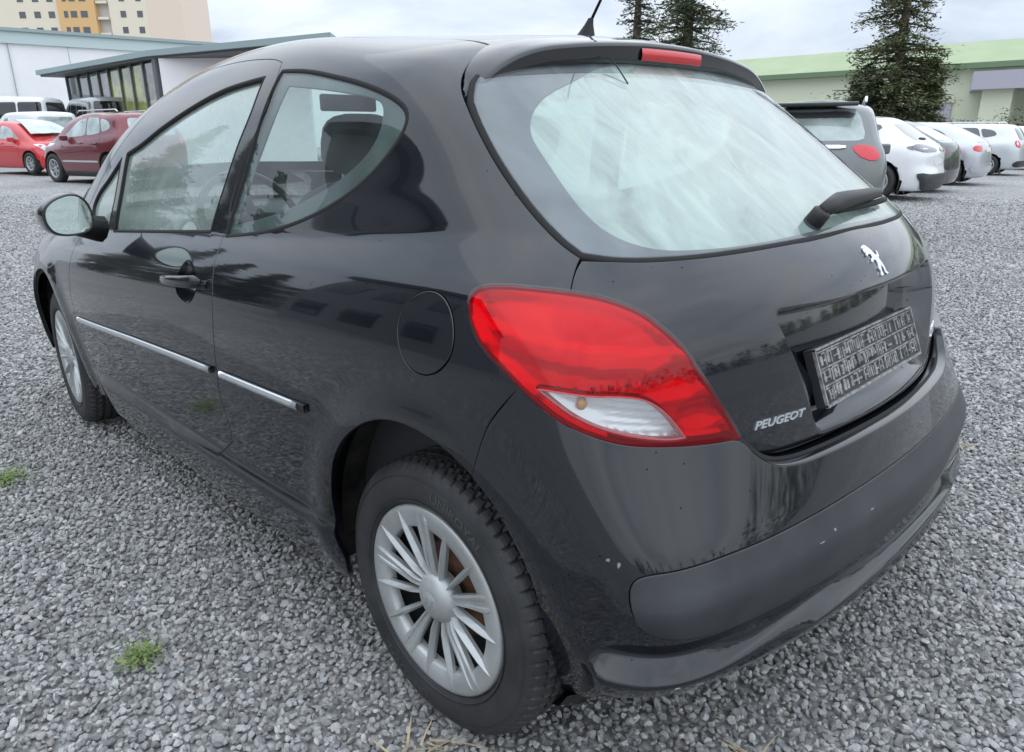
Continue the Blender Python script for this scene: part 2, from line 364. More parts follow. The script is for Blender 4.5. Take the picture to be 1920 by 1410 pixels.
    if push is not None and not flange: NN = None
    objs = [link(name, V, F, m, parent, smooth=True, nrm=NN)]
    if mirror:
        V2 = V*[1, -1, 1]; N2 = NN*[1, -1, 1]; objs.append(link(name, V2, [t[::-1] for t in F], m, parent, smooth=True, nrm=N2))
    return objs if mirror else objs[0]
def ribbon(name, loop, m, parent, width=.02, d0=.012, f=None, chart=None, mirror=False, closed=True, proud=0, thick=.004, prof=None):
    """a strip following a curve on the surface (seal, moulding); prof = list of (across, height)"""
    f = f or fbody; chart = chart or CAP; P = chart.fwd(chart.inv(loop), f); Nn = grad(f, P)
    t = np.gradient(P, axis=0) if not closed else np.roll(P, -1, 0)-np.roll(P, 1, 0); t /= np.linalg.norm(t, axis=1, keepdims=True)+1e-12
    lat = np.cross(t, Nn); prof = prof or [(-width/2, -d0-thick), (-width/2, -d0), (width/2, -d0), (width/2, -d0-thick)]
    V = np.concatenate([P+lat*a+Nn*h for a, h in prof]); n = len(P); F = []
    for k in range(len(prof)-1):
        for i in range(n if closed else n-1):
            j = (i+1) % n; F.append((k*n+i, (k+1)*n+i, (k+1)*n+j, k*n+j))
    if not closed: F += [tuple(k*n for k in range(len(prof))), tuple(k*n+n-1 for k in range(len(prof)))[::-1]]
    o = link(name, V, F, m, parent, smooth=True)
    if mirror: link(name, V*[1, -1, 1], [q[::-1] for q in F], m, parent, smooth=True)
    return o
def text_mesh(txt, size, shear=0, ext=.001, bold=0):
    cu = bpy.data.curves.new('lettering', 'FONT'); cu.body = txt; cu.size = size; cu.extrude = ext; cu.shear = shear; cu.offset = bold; cu.resolution_u = 3; cu.align_x = 'CENTER'; cu.align_y = 'CENTER'
    o = bpy.data.objects.new('tmp_text', cu); COL.objects.link(o); dg = bpy.context.evaluated_depsgraph_get(); me = o.evaluated_get(dg).to_mesh()
    V = np.array([tuple(v.co) for v in me.vertices]); F = [tuple(p.vertices) for p in me.polygons]
    o.evaluated_get(dg).to_mesh_clear(); bpy.data.objects.remove(o); bpy.data.curves.remove(cu); return V, F
def pts(*a): return [list(p)+[0]*(4-len(p)) for p in a]

# body-section tables and seam curves of the hero car (metres, car frame)
BB = dict(W=[0.775, 0.82, 0.85, 0.8682, 0.8804, 0.8902, 0.8926, 0.8878, 0.8694, 0.8086, 0.772, 0.7402, 0.7074, 0.6609, 0.5924], tr=[0.0303, 0.0799], tf=[0.03, 0.1], xr=[-0.5, -0.54, -0.56, -0.56, -0.56, -0.5588, -0.5569, -0.5475, -0.5362, -0.4756, -0.3268, -0.1882, -0.052, 0.0722, 0.187], cr=[0.3, 0.3, 0.3, 0.3, 0.3, 0.2871, 0.286, 0.2848, 0.3038, 0.3218, 0.3044, 0.2641, 0.2419, 0.2483, 0.2647], zt=[1.3, 1.3667, 1.4131, 1.4484, 1.4694, 1.4894, 1.505, 1.5076, 1.4848, 1.3997, 1.2354, 1.06, 0.96, 0.9, 0.8], ct=[0.1, 0.1, 0.1, 0.1161, 0.1745, 0.0801, 0.0916, 0.1456, 0.1996, 0.2, 0.2, 0.15, 0.12, 0.12, 0.12], xf=[3.22, 3.28, 3.3, 3.3, 3.28, 3.25, 3.2, 3.2, 3.2, 3.2, 3.2], kc=0.06, kt=0.035, crease=0.009)
BM = dict(W=[0.775, 0.82, 0.85, 0.8682, 0.8804, 0.8902, 0.8926, 0.8878, 0.8694, 0.8086, 0.772, 0.7402, 0.7074, 0.6609, 0.5924], tr=[0.0303, 0.0799], tf=[0.03, 0.1], xr=[-0.47, -0.53, -0.58, -0.63, -0.637, -0.607, -0.578, -0.548, -0.5362, -0.4756, -0.3268, -0.1882, -0.052, 0.0722, 0.187], cr=[0.32, 0.27, 0.21, 0.17, 0.18, 0.23, 0.27, 0.29, 0.3038, 0.3218, 0.3044, 0.2641, 0.2419, 0.2483, 0.2647], zt=[1.3, 1.3667, 1.4131, 1.4484, 1.4694, 1.4894, 1.505, 1.5076, 1.4848, 1.3997, 1.2354, 1.06, 0.96, 0.9, 0.8], ct=[0.1, 0.1, 0.1, 0.1161, 0.1745, 0.0801, 0.0916, 0.1456, 0.1996, 0.2, 0.2, 0.15, 0.12, 0.12, 0.12], xf=[3.22, 3.28, 3.3, 3.3, 3.28, 3.25, 3.2, 3.2, 3.2, 3.2, 3.2], kc=0.06, kt=0.035, crease=0.009)
CV = {
 'door_rear': [[0.7658,0.6414,1.4001,1],[0.7534,0.6577,1.3789,0],[0.7536,0.7016,1.2948,0],[0.8024,0.7359,1.198,0],[0.8358,0.7568,1.1326,0],[0.8473,0.7828,1.056,0],[0.8467,0.8033,0.9897,0],[0.8594,0.8075,0.9794,0],[0.8464,0.8234,0.9574,0],[0.8382,0.8422,0.9287,0],[0.8248,0.8597,0.8952,0],[0.8124,0.8731,0.8573,0],[0.8049,0.8822,0.814,0],[0.8049,0.8897,0.7392,0],[0.8096,0.8912,0.681,0],[0.8134,0.8905,0.6316,0],[0.8237,0.8877,0.5762,0],[0.8212,0.8847,0.5411,0],[0.8128,0.8811,0.507,0],[0.8082,0.8773,0.4731,0],[0.8233,0.8717,0.4276,1],[0.9176,0.872,0.3581,1]],
 'door_bottom': [[0.9176,0.872,0.3581,1],[1.086,0.8729,0.3581,0],[1.3051,0.8756,0.3553,0],[1.5105,0.8812,0.3449,0],[1.704,0.8831,0.3353,0]],
 'door_frame': [[0.7658,0.6414,1.4001,1],[0.8159,0.6311,1.4102,0],[0.8795,0.6226,1.4163,0],[0.9565,0.6134,1.4208,0],[1.0778,0.6004,1.4242,0],[1.2047,0.5895,1.423,0],[1.3288,0.5812,1.4177,0],[1.4274,0.5831,1.4047,0],[1.5157,0.5906,1.3867,0],[1.5917,0.604,1.3636,0],[1.6397,0.6248,1.3349,0],[1.6634,0.6467,1.305,0]],
 'door_glass': [[0.8201,0.6614,1.3701,1],[0.9154,0.66,1.3648,0],[1.0816,0.6595,1.3497,0],[1.2758,0.6702,1.3118,0],[1.4986,0.6895,1.2525,0],[1.6496,0.7051,1.2035,0],[1.7695,0.7122,1.1734,1],[1.7419,0.8063,0.9153,1],[0.9413,0.8046,0.9791,1],[0.9108,0.7721,1.0819,0],[0.8739,0.7373,1.1896,0],[0.8296,0.7028,1.2881,0]],
 'quarterlight': [[1.8146,0.7155,1.1587,1],[1.937,0.7352,1.0833,0],[2.0491,0.7477,1.0222,0],[2.0785,0.7604,0.9823,0],[2.0049,0.7974,0.9023,1],[1.8031,0.805,0.9119,1],[1.7986,0.7745,0.9997,0]],
 'quarter_glass': [[0.7384,0.6586,1.378,1],[0.6193,0.663,1.3708,0],[0.4851,0.6701,1.3515,0],[0.3687,0.6751,1.3302,0],[0.2748,0.6792,1.3052,0],[0.2251,0.6822,1.2851,0],[0.1993,0.6869,1.2662,0],[0.1956,0.695,1.246,0],[0.2047,0.7056,1.2219,0],[0.2291,0.7204,1.1882,0],[0.2661,0.7367,1.1513,0],[0.3288,0.7564,1.1088,0],[0.4048,0.7732,1.0721,0],[0.5013,0.7873,1.0386,0],[0.6136,0.7977,1.0111,0],[0.7359,0.8039,0.9924,0],[0.839,0.8081,0.9798,1]],
 'quarter_clear': [[0.6839,0.6807,1.3416,1],[0.5479,0.6851,1.3294,0],[0.4359,0.6865,1.3167,0],[0.3352,0.6866,1.3021,0],[0.292,0.6881,1.2901,0],[0.2785,0.6967,1.2658,0],[0.2803,0.7102,1.2294,0],[0.3021,0.7246,1.1927,0],[0.3527,0.7409,1.1544,0],[0.4182,0.7564,1.1194,0],[0.5117,0.7726,1.0833,0],[0.6202,0.7855,1.0509,0],[0.8042,0.797,1.0129,1],[0.7651,0.7583,1.131,0],[0.7166,0.7188,1.2506,0]],
 'tailgate_side': [[0.1805,0.4805,1.4035,1],[0.1597,0.5302,1.3834,0],[0.1398,0.5777,1.3565,0],[0.1242,0.6092,1.3306,0],[0.1083,0.6251,1.3098,0],[0.0818,0.6369,1.2834,0],[0.0415,0.6509,1.244,0],[0.0007,0.6621,1.2059,0],[-0.0416,0.6715,1.169,0],[-0.0868,0.6797,1.1335,0],[-0.1336,0.6866,1.0995,0],[-0.18,0.6909,1.0693,0],[-0.2282,0.6936,1.0423,0],[-0.2571,0.6883,1.0277,1],[-0.2637,0.7091,1.0105,0],[-0.2774,0.7349,0.9814,1],[-0.3154,0.703,0.9722,0],[-0.345,0.6757,0.959,0],[-0.3691,0.6535,0.9431,0],[-0.39,0.6366,0.9229,0],[-0.4102,0.6179,0.8985,0],[-0.4218,0.6068,0.8802,0],[-0.4354,0.5925,0.8521,0],[-0.4511,0.5694,0.8124,0],[-0.4643,0.5445,0.7734,0],[-0.4767,0.5178,0.7295,0],[-0.482,0.505,0.7079,0],[-0.4886,0.4853,0.6884,0],[-0.4984,0.4517,0.6714,0],[-0.5092,0.4096,0.6613,0],[-0.5262,0.3296,0.6609,0],[-0.5445,0.2108,0.6643,0],[-0.5563,0.0569,0.6654,0],[-0.5571,-0.0166,0.6668,0]],
 'rear_glass': [[0.0769,0.6301,1.2863,1],[0.0506,0.6422,1.2585,0],[0.0182,0.6522,1.2276,0],[-0.0263,0.6634,1.1873,0],[-0.0726,0.6722,1.1494,0],[-0.1239,0.6807,1.1104,0],[-0.1708,0.6852,1.079,0],[-0.2193,0.6878,1.0507,0],[-0.2548,0.683,1.0322,1],[-0.2929,0.6448,1.0237,0],[-0.3179,0.6037,1.0206,0],[-0.359,0.5036,1.0187,0],[-0.3863,0.406,1.0199,0],[-0.414,0.255,1.0231,0],[-0.4258,0.1405,1.0252,0],[-0.4292,-0.001,1.0275,0]],
 'tail_light': [[-0.1196,0.8195,0.9468,0],[-0.1155,0.813,0.9601,0],[-0.1206,0.8049,0.9726,0],[-0.1363,0.798,0.9793,0],[-0.1691,0.7878,0.9841,0],[-0.2303,0.7649,0.9846,0],[-0.2779,0.7354,0.9806,0],[-0.3154,0.703,0.9722,0],[-0.345,0.6757,0.959,0],[-0.3691,0.6535,0.9431,0],[-0.39,0.6366,0.9229,0],[-0.4102,0.6179,0.8985,0],[-0.4218,0.6068,0.8802,0],[-0.4354,0.5925,0.8521,0],[-0.4511,0.5694,0.8124,0],[-0.4643,0.5445,0.7734,0],[-0.4756,0.5202,0.7339,0],[-0.4809,0.5076,0.7125,1],[-0.4696,0.5442,0.7132,0],[-0.4504,0.5993,0.7185,0],[-0.4228,0.6657,0.7279,0],[-0.3919,0.7234,0.7393,0],[-0.3649,0.7597,0.7537,0],[-0.333,0.7895,0.772,0],[-0.3085,0.8051,0.7883,0],[-0.2808,0.8174,0.8084,0],[-0.2483,0.8265,0.8322,0],[-0.2128,0.832,0.8578,0],[-0.1729,0.8342,0.8844,0],[-0.1481,0.8317,0.9071,0]],
 'indicator': [[-0.2781,0.8147,0.8337,1],[-0.3041,0.8009,0.832,0],[-0.3488,0.7648,0.8256,0],[-0.3841,0.7183,0.8206,0],[-0.4035,0.6863,0.8107,0],[-0.417,0.6635,0.7932,0],[-0.4289,0.6431,0.769,0],[-0.4403,0.622,0.7381,1],[-0.429,0.6496,0.7392,0],[-0.3989,0.7092,0.7532,0],[-0.3634,0.7588,0.7735,0],[-0.3312,0.788,0.7943,0],[-0.3063,0.803,0.813,0]],
 'bumper_seam': [[-0.2485,0.8267,0.8305,1],[-0.2196,0.8396,0.7928,0],[-0.1916,0.8488,0.7491,1]],
 'bumper_top': [[-0.2483,0.8265,0.8322,1],[-0.2813,0.8179,0.8086,0],[-0.3102,0.8069,0.7892,0],[-0.3362,0.7932,0.774,0],[-0.3706,0.767,0.7576,0],[-0.4001,0.7347,0.7453,0],[-0.4331,0.6816,0.736,0],[-0.4621,0.6194,0.7283,0],[-0.482,0.5672,0.724,0],[-0.4937,0.5322,0.7217,0],[-0.5059,0.516,0.7014,0],[-0.5182,0.4975,0.6821,0],[-0.5325,0.4671,0.6643,0],[-0.5497,0.407,0.6541,0],[-0.5675,0.3114,0.6525,0],[-0.5818,0.1468,0.6678,0],[-0.5821,0.0068,0.6853,0]],
 'trim': [[-0.4545,0.7833,0.5167,0],[-0.4531,0.7822,0.5286,0],[-0.4564,0.7773,0.5388,0],[-0.4686,0.7642,0.5453,0],[-0.5017,0.7169,0.5485,0],[-0.5345,0.6326,0.5523,0],[-0.5618,0.5269,0.5546,0],[-0.5849,0.4006,0.5598,0],[-0.6045,0.2424,0.5661,0],[-0.6153,0.0573,0.5695,0]],
 'trim_bottom': [[-0.6309,0.066,0.491,0],[-0.6214,0.2495,0.4617,0],[-0.6047,0.3816,0.4363,0],[-0.5776,0.5302,0.4217,0],[-0.5487,0.6475,0.4243,0],[-0.5148,0.726,0.4358,0],[-0.4891,0.7581,0.4446,0],[-0.4746,0.7713,0.4554,0],[-0.4629,0.7805,0.4809,0],[-0.4545,0.7833,0.5167,0]],
 'filler': [[0.0422,0.8553,0.875,0],[0.0419,0.8472,0.9062,0],[0.0273,0.8341,0.9395,0],[-0.0095,0.8222,0.9598,0],[-0.05,0.8208,0.9575,0],[-0.0841,0.8283,0.9361,0],[-0.1029,0.8383,0.903,0],[-0.1052,0.8467,0.8668,0],[-0.0854,0.8534,0.8348,0],[-0.0456,0.859,0.8122,0],[-0.0019,0.8616,0.8153,0],[0.0269,0.8604,0.8398,0]],
 'arch': [[0.3201,0.8537,0.2971,1],[0.33,0.8599,0.3805,0],[0.3032,0.8728,0.4769,0],[0.2754,0.8809,0.5425,0],[0.2393,0.8852,0.5943,0],[0.1878,0.8864,0.6415,0],[0.1365,0.8852,0.6757,0],[0.0791,0.8824,0.6998,0],[0.0018,0.878,0.708,0],[-0.0568,0.8742,0.6983,0],[-0.124,0.8682,0.6824,0],[-0.1724,0.8616,0.6527,0],[-0.2145,0.8508,0.6091,0]],
 'chrome': [[1.991,0.8882,0.5743,0],[1.3028,0.891,0.6137,0],[0.8116,0.8907,0.6365,0],[0.5643,0.8873,0.6436,0],[0.3657,0.882,0.6477,0]],
 'handle': [[1.207,0.8733,0.8317,0],[0.8701,0.8692,0.8672,0]],
 'dish': [[1.012,0.8497,0.9035,0],[1.0498,0.8672,0.8614,0],[1.0469,0.879,0.8185,0],[0.9517,0.8832,0.8003,0],[0.9109,0.8751,0.8441,0],[0.9359,0.8622,0.882,0]],
 'logo': [[-0.4883,0.0179,0.9701,0]],
 'peugeot': [[-0.4881,0.4785,0.7284,0],[-0.5191,0.3489,0.7263,0]],
 'recess': [[-0.4929,0.3858,0.8679,0],[-0.489,0.3782,0.8875,0],[-0.4913,0.3444,0.9016,0],[-0.4977,0.2943,0.91,0],[-0.5114,0.1611,0.9207,0],[-0.5174,-0.0023,0.9249,0]],
}

# ---------------------------------------------------------------- lie of the land: level round the car, falling gently to the south-west
RX, RY = -.700, -.714
def gz(x, y):
    s = (np.asarray(x, float)-CP[0])*RX+(np.asarray(y, float)-CP[1])*RY
    return -.0137*np.sign(s)*np.maximum(np.abs(s)-2.5, 0)*(1-np.exp(-np.maximum(np.abs(s)-2.5, 0)/2))*np.clip(1.0, 0, 1)
xs_ = np.unique(np.concatenate([np.linspace(-400, -40, 19), np.linspace(-40, 80, 121), np.linspace(80, 600, 27)])); ys_ = np.unique(np.concatenate([np.linspace(-500, -90, 21), np.linspace(-90, 50, 141), np.linspace(50, 400, 18)]))
XX, YY = np.meshgrid(xs_, ys_, indexing='ij'); ZZ = gz(np.clip(XX, -60, 90), np.clip(YY, -90, 60)); nx, ny = XX.shape
V = np.stack([XX, YY, ZZ-.018], -1).reshape(-1, 3); F = [(i*ny+j, (i+1)*ny+j, (i+1)*ny+j+1, i*ny+j+1) for i in range(nx-1) for j in range(ny-1)]
mg_ = mat('gravel_ground', (.25, .25, .26), .95); M['gravel_ground'] = mg_
b = bsdf(mg_); cc = coord(mg_)
vo = nd(mg_, 'ShaderNodeTexVoronoi'); vo.inputs['Scale'].default_value = 38; lk(mg_, cc, vo.inputs['Vector'])
rp = nd(mg_, 'ShaderNodeValToRGB'); lk(mg_, vo.outputs['Color'], rp.inputs[0])
for p, c in ((.0, (.17, .168, .166)), (.35, (.28, .277, .272)), (.65, (.38, .375, .367)), (1, (.52, .515, .50))):
    e = rp.color_ramp.elements.new(p) if p not in (0, 1) else rp.color_ramp.elements[int(p)]; e.color = (*c, 1)
n2 = nd(mg_, 'ShaderNodeTexNoise'); n2.inputs['Scale'].default_value = .55; n2.inputs['Detail'].default_value = 6; lk(mg_, cc, n2.inputs['Vector'])
r2 = nd(mg_, 'ShaderNodeMapRange'); r2.inputs[1].default_value = .3; r2.inputs[2].default_value = .7; r2.inputs[3].default_value = .86; r2.inputs[4].default_value = 1.12; lk(mg_, n2.outputs[0], r2.inputs[0])
dk = nd(mg_, 'ShaderNodeMapRange'); dk.inputs[1].default_value = .1; dk.inputs[2].default_value = .65; dk.inputs[3].default_value = 1.05; dk.inputs[4].default_value = .45; lk(mg_, vo.outputs['Distance'], dk.inputs[0])
mm = nd(mg_, 'ShaderNodeMath'); mm.operation = 'MULTIPLY'; lk(mg_, r2.outputs[0], mm.inputs[0]); lk(mg_, dk.outputs[0], mm.inputs[1])
hs = nd(mg_, 'ShaderNodeVectorMath'); hs.operation = 'SCALE'; lk(mg_, rp.outputs[0], hs.inputs[0]); lk(mg_, mm.outputs[0], hs.inputs['Scale']); lk(mg_, hs.outputs[0], b.inputs['Base Color'])
bp_ = nd(mg_, 'ShaderNodeBump'); bp_.inputs['Strength'].default_value = .8; bp_.inputs['Distance'].default_value = .012; bp_.invert = True; lk(mg_, vo.outputs['Distance'], bp_.inputs['Height']); lk(mg_, bp_.outputs[0], b.inputs['Normal'])
tag(link('gravel_ground', V, F, mg_, smooth=True), kind='structure')

# ---------------------------------------------------------------- buildings
def wallbox(mb_, p, q, z0, z1, th=.3):
    """upright slab between plan points p and q, th thick towards the left of p->q"""
    p = np.array(p, float); q = np.array(q, float); d = (q-p)/np.linalg.norm(q-p); n_ = np.array([-d[1], d[0]])*th
    P = [p, q, q+n_, p+n_]; V = [(a, b_, z0) for a, b_ in P]+[(a, b_, z1) for a, b_ in P]
    mb_.add(V, [(0, 3, 2, 1), (4, 5, 6, 7), (0, 1, 5, 4), (1, 2, 6, 5), (2, 3, 7, 6), (3, 0, 4, 7)]); return mb_
def lerp2(p, q, t): return (p[0]+(q[0]-p[0])*t, p[1]+(q[1]-p[1])*t)
M['render_white'] = mat('white_render', (.84, .84, .85), .8); vary(M['render_white'], (.81, .81, .82), (.87, .87, .88), .4, 5)
M['teal'] = mat('grey_green_metal', (.30, .38, .38), .5, .2); M['teal_l'] = mat('pale_green_metal', (.50, .60, .60), .45, .1)
M['win_dark'] = mat('dark_window_glass', (.04, .05, .06), .06, coat=1); M['steel_grey'] = mat('grey_steel', (.10, .105, .11), .5)
M['green_glass'] = mat('mottled_green_glass', (.14, .18, .05), .08, coat=1); vary(M['green_glass'], (.08, .11, .04), (.42, .46, .10), 1.2, 5, vec=None)  # mottled yellow-green pane colour
M['leafy_glass'] = mat('painted_foliage_glass', (.12, .14, .13), .06, coat=1); vary(M['leafy_glass'], (.03, .04, .035), (.22, .25, .23), 2.2, 8)  # mottled tones paint mirrored foliage into the panes
# white hall on the left
hall = empty('white_hall', (60.5, -12, 0), 0, 'long white hall with pale green roof edge behind the vans', 'hall')
def off(mb_, o): mb_.V = [(v[0]-o[0], v[1]-o[1], v[2]-o[2]) for v in mb_.V]; return mb_
O = (60.5, -12, 0)
off(wallbox(MB(), (61.2, 6), (60.0, -40), -.5, 7.2, 22), O).build('wall', M['render_white'], hall)
off(wallbox(MB(), (61.0, 6.2), (59.8, -40), 7.2, 7.95, 22.4), O).build('fascia', M['teal_l'], hall)
off(wallbox(MB(), (60.8, 6.4), (59.6, -40), 7.95, 8.15, 22.8), O).build('roof_edge', M['teal'], hall)
off(MB().box(60.0, 60.6, -4.15, -4.0, .2, 6.9), O).build('downpipe', M['steel_grey'], hall)
for a in range(9): off(MB().box(60.6, 60.9, -5-a*3.6, -4.98-a*3.6, .2, 7.2), O).build('panel_joint', M['teal'], hall)
m_ = off(MB().box(56.5, 60.8, -9.5, -3.2, 3.2, 3.9), O); m_.build('porch_roof', M['teal'], hall)
off(MB().box(57.0, 60.8, -9.3, -3.4, 0, 3.2), O).build('porch', M['render_white'], hall)
# glazed showroom with flat overhanging roof
O = (29.3, -10, 0); sh = empty('glazed_showroom', O, 0, 'low showroom with green-tinted glazing, flat roof and white wall', 'showroom')
rp_ = [(41.4, -8.8), (29.3, -9.5), (20.5, -11.85), (31, -21), (41, -22)]
off(MB().prism(rp_, 4.02, 4.22), O).build('roof', M['teal'], sh)
off(MB().prism([(41.3, -8.95), (29.3, -9.65), (20.9, -11.95), (31, -20.8), (40.9, -21.8)], 3.94, 4.02), O).build('soffit', M['steel_grey'], sh)
off(wallbox(MB(), (25.2, -13.8), (29.0, -9.95), -.3, 3.93, .3), O).build('wall', M['render_white'], sh)
off(MB().box(29.0, 29.32, -10.0, -9.68, -.3, 3.94), O).build('corner_post', M['steel_grey'], sh)
off(MB().box(29.3, 41.0, -10.15, -9.95, -.3, 3.93), O).build('back_frame', M['steel_grey'], sh)
gx_ = [29.45, 30.7, 32.0, 33.3, 34.7, 36.0, 37.4, 38.9, 40.6]
for i in range(8):
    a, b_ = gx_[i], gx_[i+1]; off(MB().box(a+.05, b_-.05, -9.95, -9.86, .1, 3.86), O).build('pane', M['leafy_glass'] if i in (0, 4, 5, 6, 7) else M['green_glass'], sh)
for i in range(9): off(MB().box(gx_[i]-.06, gx_[i]+.06, -9.96, -9.80, -.3, 3.93), O).build('mullion', M['steel_grey'], sh)
# apartment tower
M['cream'] = mat('cream_render', (.72, .65, .52), .85); M['peach'] = mat('peach_render', (.72, .60, .50), .85); M['ochre'] = mat('ochre_render', (.66, .43, .20), .85); M['recess'] = mat('pale_grey_render', (.55, .53, .50), .85)
TL_, TR_ = np.array([182.6, -37.]), np.array([156., -64.]); dT = (TR_-TL_)/np.linalg.norm(TR_-TL_); WT = np.linalg.norm(TR_-TL_); nT = np.array([-dT[1], dT[0]]); nT = nT if nT@(CP[:2]-TL_) > 0 else -nT
O = (TL_[0], TL_[1], 0); tw = empty('apartment_tower', O, 0, 'tall cream and ochre apartment block far behind the white hall', 'building')
def tpt(s, o_=0): return tuple(TL_+dT*s*WT+nT*o_)
def tslab(s0, s1, o0, o1, z0, z1):
    P = [tpt(s0, o0), tpt(s1, o0), tpt(s1, o1), tpt(s0, o1)]; return off(MB().prism(P, z0, z1), O)
tslab(0, .375, -14, 0, -2, 46).build('wall', M['cream'], tw); tslab(.375, .565, -14, .5, -2, 46).build('wall', M['ochre'], tw)
tslab(.565, .63, -14, -.9, -2, 46).build('recess', M['recess'], tw); tslab(.63, .82, -14, 0, -2, 46).build('wall', M['cream'], tw); tslab(.82, 1, -14, .02, -2, 46).build('wall', M['peach'], tw)
tslab(-.035, 0, -14, -2.2, -2, 46).build('stair_wing', M['recess'], tw); tslab(-.03, 1.01, -14.2, .7, 46, 47.2).build('roof', M['recess'], tw)
for fl in range(12):
    z = 11.9+fl*2.82
    for s in (.185, .262, .335, .415, .455, .475): 
        if s == .475: continue
        w_ = .016 if s < .36 or s > .44 else .010
        tslab(s-w_, s+w_, -.1 if s < .375 else .4, .05 if s < .375 else .55, z, z+1.15).build('window', M['win_dark'], tw)
    for s in (.70, .785): tslab(s-.014, s+.014, -.1, .05, z, z+1.15).build('window', M['win_dark'], tw)
    tslab(.490, .525, .4, .55, z, z+1.15).build('window', M['win_dark'], tw)
    tslab(.57, .625, -.9, .3, z-.35, z+.1).build('balcony', M['cream'], tw)
# green-roofed hall on the right
O = (20, -66, 0); gh = empty('green_roofed_hall', O, 0, 'long pale hall with light green roof behind the parked cars', 'hall')
M['green_roof'] = mat('light_green_roof_sheet', (.29, .36, .20), .6); vary(M['green_roof'], (.27, .34, .185), (.32, .39, .225), .3, 5)
M['cream_green'] = mat('pale_green_render', (.62, .66, .50), .8); M['lilac'] = mat('lilac_grey_door', (.40, .39, .45), .6); M['dark_eave'] = mat('dark_green_eave', (.13, .20, .11), .6)
def gl(x): return -66.3+(x-2)*.033
a_, b_ = (75, gl(75)), (-45, gl(-45))
off(wallbox(MB(), b_, a_, -3, 5.9, -22), O).build('wall', M['cream_green'], gh)
def roof_pts(x): return gl(x)
V = []; 
for x in (75, -45): V += [(x, gl(x)+.9, 5.95), (x, gl(x)-5.0, 7.95), (x, gl(x)-22.5, 7.95), (x, gl(x)+.9, 5.6), (x, gl(x)-22.5, 5.6)]
m_ = MB().add(V, [(0, 1, 6, 5), (1, 2, 7, 6), (2, 4, 9, 7), (4, 3, 8, 9)]); off(m_, O).build('roof', M['green_roof'], gh)
m_ = MB().add([(75, gl(75)+.93, 5.57), (-45, gl(-45)+.93, 5.57), (-45, gl(-45)+.93, 5.97), (75, gl(75)+.93, 5.97), (75, gl(75)+.0, 5.57), (-45, gl(-45), 5.57)], [(0, 1, 2, 3), (0, 4, 5, 1)]); off(m_, O).build('eave', M['dark_eave'], gh)
for x in np.arange(-40, 70, 6.5):
    if 3 < x < 17: continue
    off(MB().box(x, x+4.6, gl(x)-.05, gl(x)+.12, -1.5, 3.2), O).build('door', M['lilac'], gh)
    off(MB().box(x-.15, x+4.75, gl(x)-.05, gl(x)+.2, 3.2, 3.5), O).build('door_head', M['cream_green'], gh)
off(MB().prism([(5.0, gl(5)+5), (16.0, gl(15)+5), (17.5, gl(16)), (5, gl(5))], 3.9, 5.1), O).build('canopy', M['lilac'], gh)
off(MB().box(5.0, 13.0, gl(9)-.02, gl(9)+.25, -1, 3.0), O).build('gateway', M['steel_grey'], gh)
for x in (13.6, 4.4): off(MB().box(x, x+1.9, gl(9)+3.2, gl(9)+4.4, -1.5, 3.9), O).build('pillar', M['cream_green'], gh)
# buildings and trees that only the car's paint and glass show (behind the photographer)
O = (7, 17, 0); hs_ = empty('flat_roofed_house', O, 0, 'grey flat-roofed house standing left of the car, mirrored in its rear quarter', 'house')
M['house'] = mat('dark_grey_house_wall', (.27, .27, .28), .85); M['slate'] = mat('dark_slate_roof', (.05, .05, .055), .7)
off(MB().box(5.4, 12.4, 8, 17, -.2, 6.3), O).build('wall', M['house'], hs_)
off(MB().box(5.1, 12.7, 7.7, 17.3, 6.3, 6.7), O).build('roof', M['slate'], hs_)
for x in (6.2, 8.5, 10.6): 
    for z in (.9, 3.9): off(MB().box(x, x+1.2, 7.93, 8.03, z, z+1.4), O).build('window', M['win_dark'], hs_)
O = (34, 17, 0); lh = empty('low_office_building', O, 0, 'low office building with window bands, mirrored along the car flank', 'building')
off(MB().box(17, 60, 15, 30, -.5, 5.6), O).build('wall', M['render_white'], lh); off(MB().box(16.7, 60, 14.7, 30, 5.6, 6.0), O).build('roof', M['steel_grey'], lh)
for z in (.8, 2.4, 4.0): off(MB().box(17.2, 59.8, 14.93, 15.03, z, z+.95), O).build('window_band', M['win_dark'], lh)
# ---------------------------------------------------------------- trees
M['bark'] = mat('grey_brown_bark', (.10, .075, .055), .95); vary(M['bark'], (.05, .04, .03), (.15, .11, .08), 6, 6)
def leafmat(name, c0, c1, tr=.3):
    m = mat(name, c0, .75); n = nd(m, 'ShaderNodeTexNoise'); n.inputs['Scale'].default_value = 1.3; n.inputs['Detail'].default_value = 3; lk(m, coord(m), n.inputs['Vector'])
    ge = nd(m, 'ShaderNodeNewGeometry'); ad = nd(m, 'ShaderNodeMath'); ad.operation = 'ADD'; lk(m, n.outputs[0], ad.inputs[0]); lk(m, ge.outputs['Random Per Island'], ad.inputs[1])
    r = nd(m, 'ShaderNodeValToRGB'); r.color_ramp.elements[0].position = .5; r.color_ramp.elements[0].color = (*c0, 1); r.color_ramp.elements[1].position = 1.0; r.color_ramp.elements[1].color = (*c1, 1)
    mu = nd(m, 'ShaderNodeMath'); mu.operation = 'MULTIPLY'; mu.inputs[1].default_value = .8; lk(m, ad.outputs[0], mu.inputs[0]); lk(m, mu.outputs[0], r.inputs[0]); lk(m, r.outputs[0], bsdf(m).inputs['Base Color']); return m
M['fir'] = leafmat('dark_fir_needles', (.045, .072, .036), (.150, .185, .105)); M['pine'] = leafmat('pine_needles', (.060, .085, .036), (.185, .200, .100))
M['leaf'] = leafmat('shrub_leaves', (.05, .065, .025), (.12, .13, .06)); M['leafrust'] = leafmat('rusty_hedge_leaves', (.07, .05, .03), (.13, .12, .06))
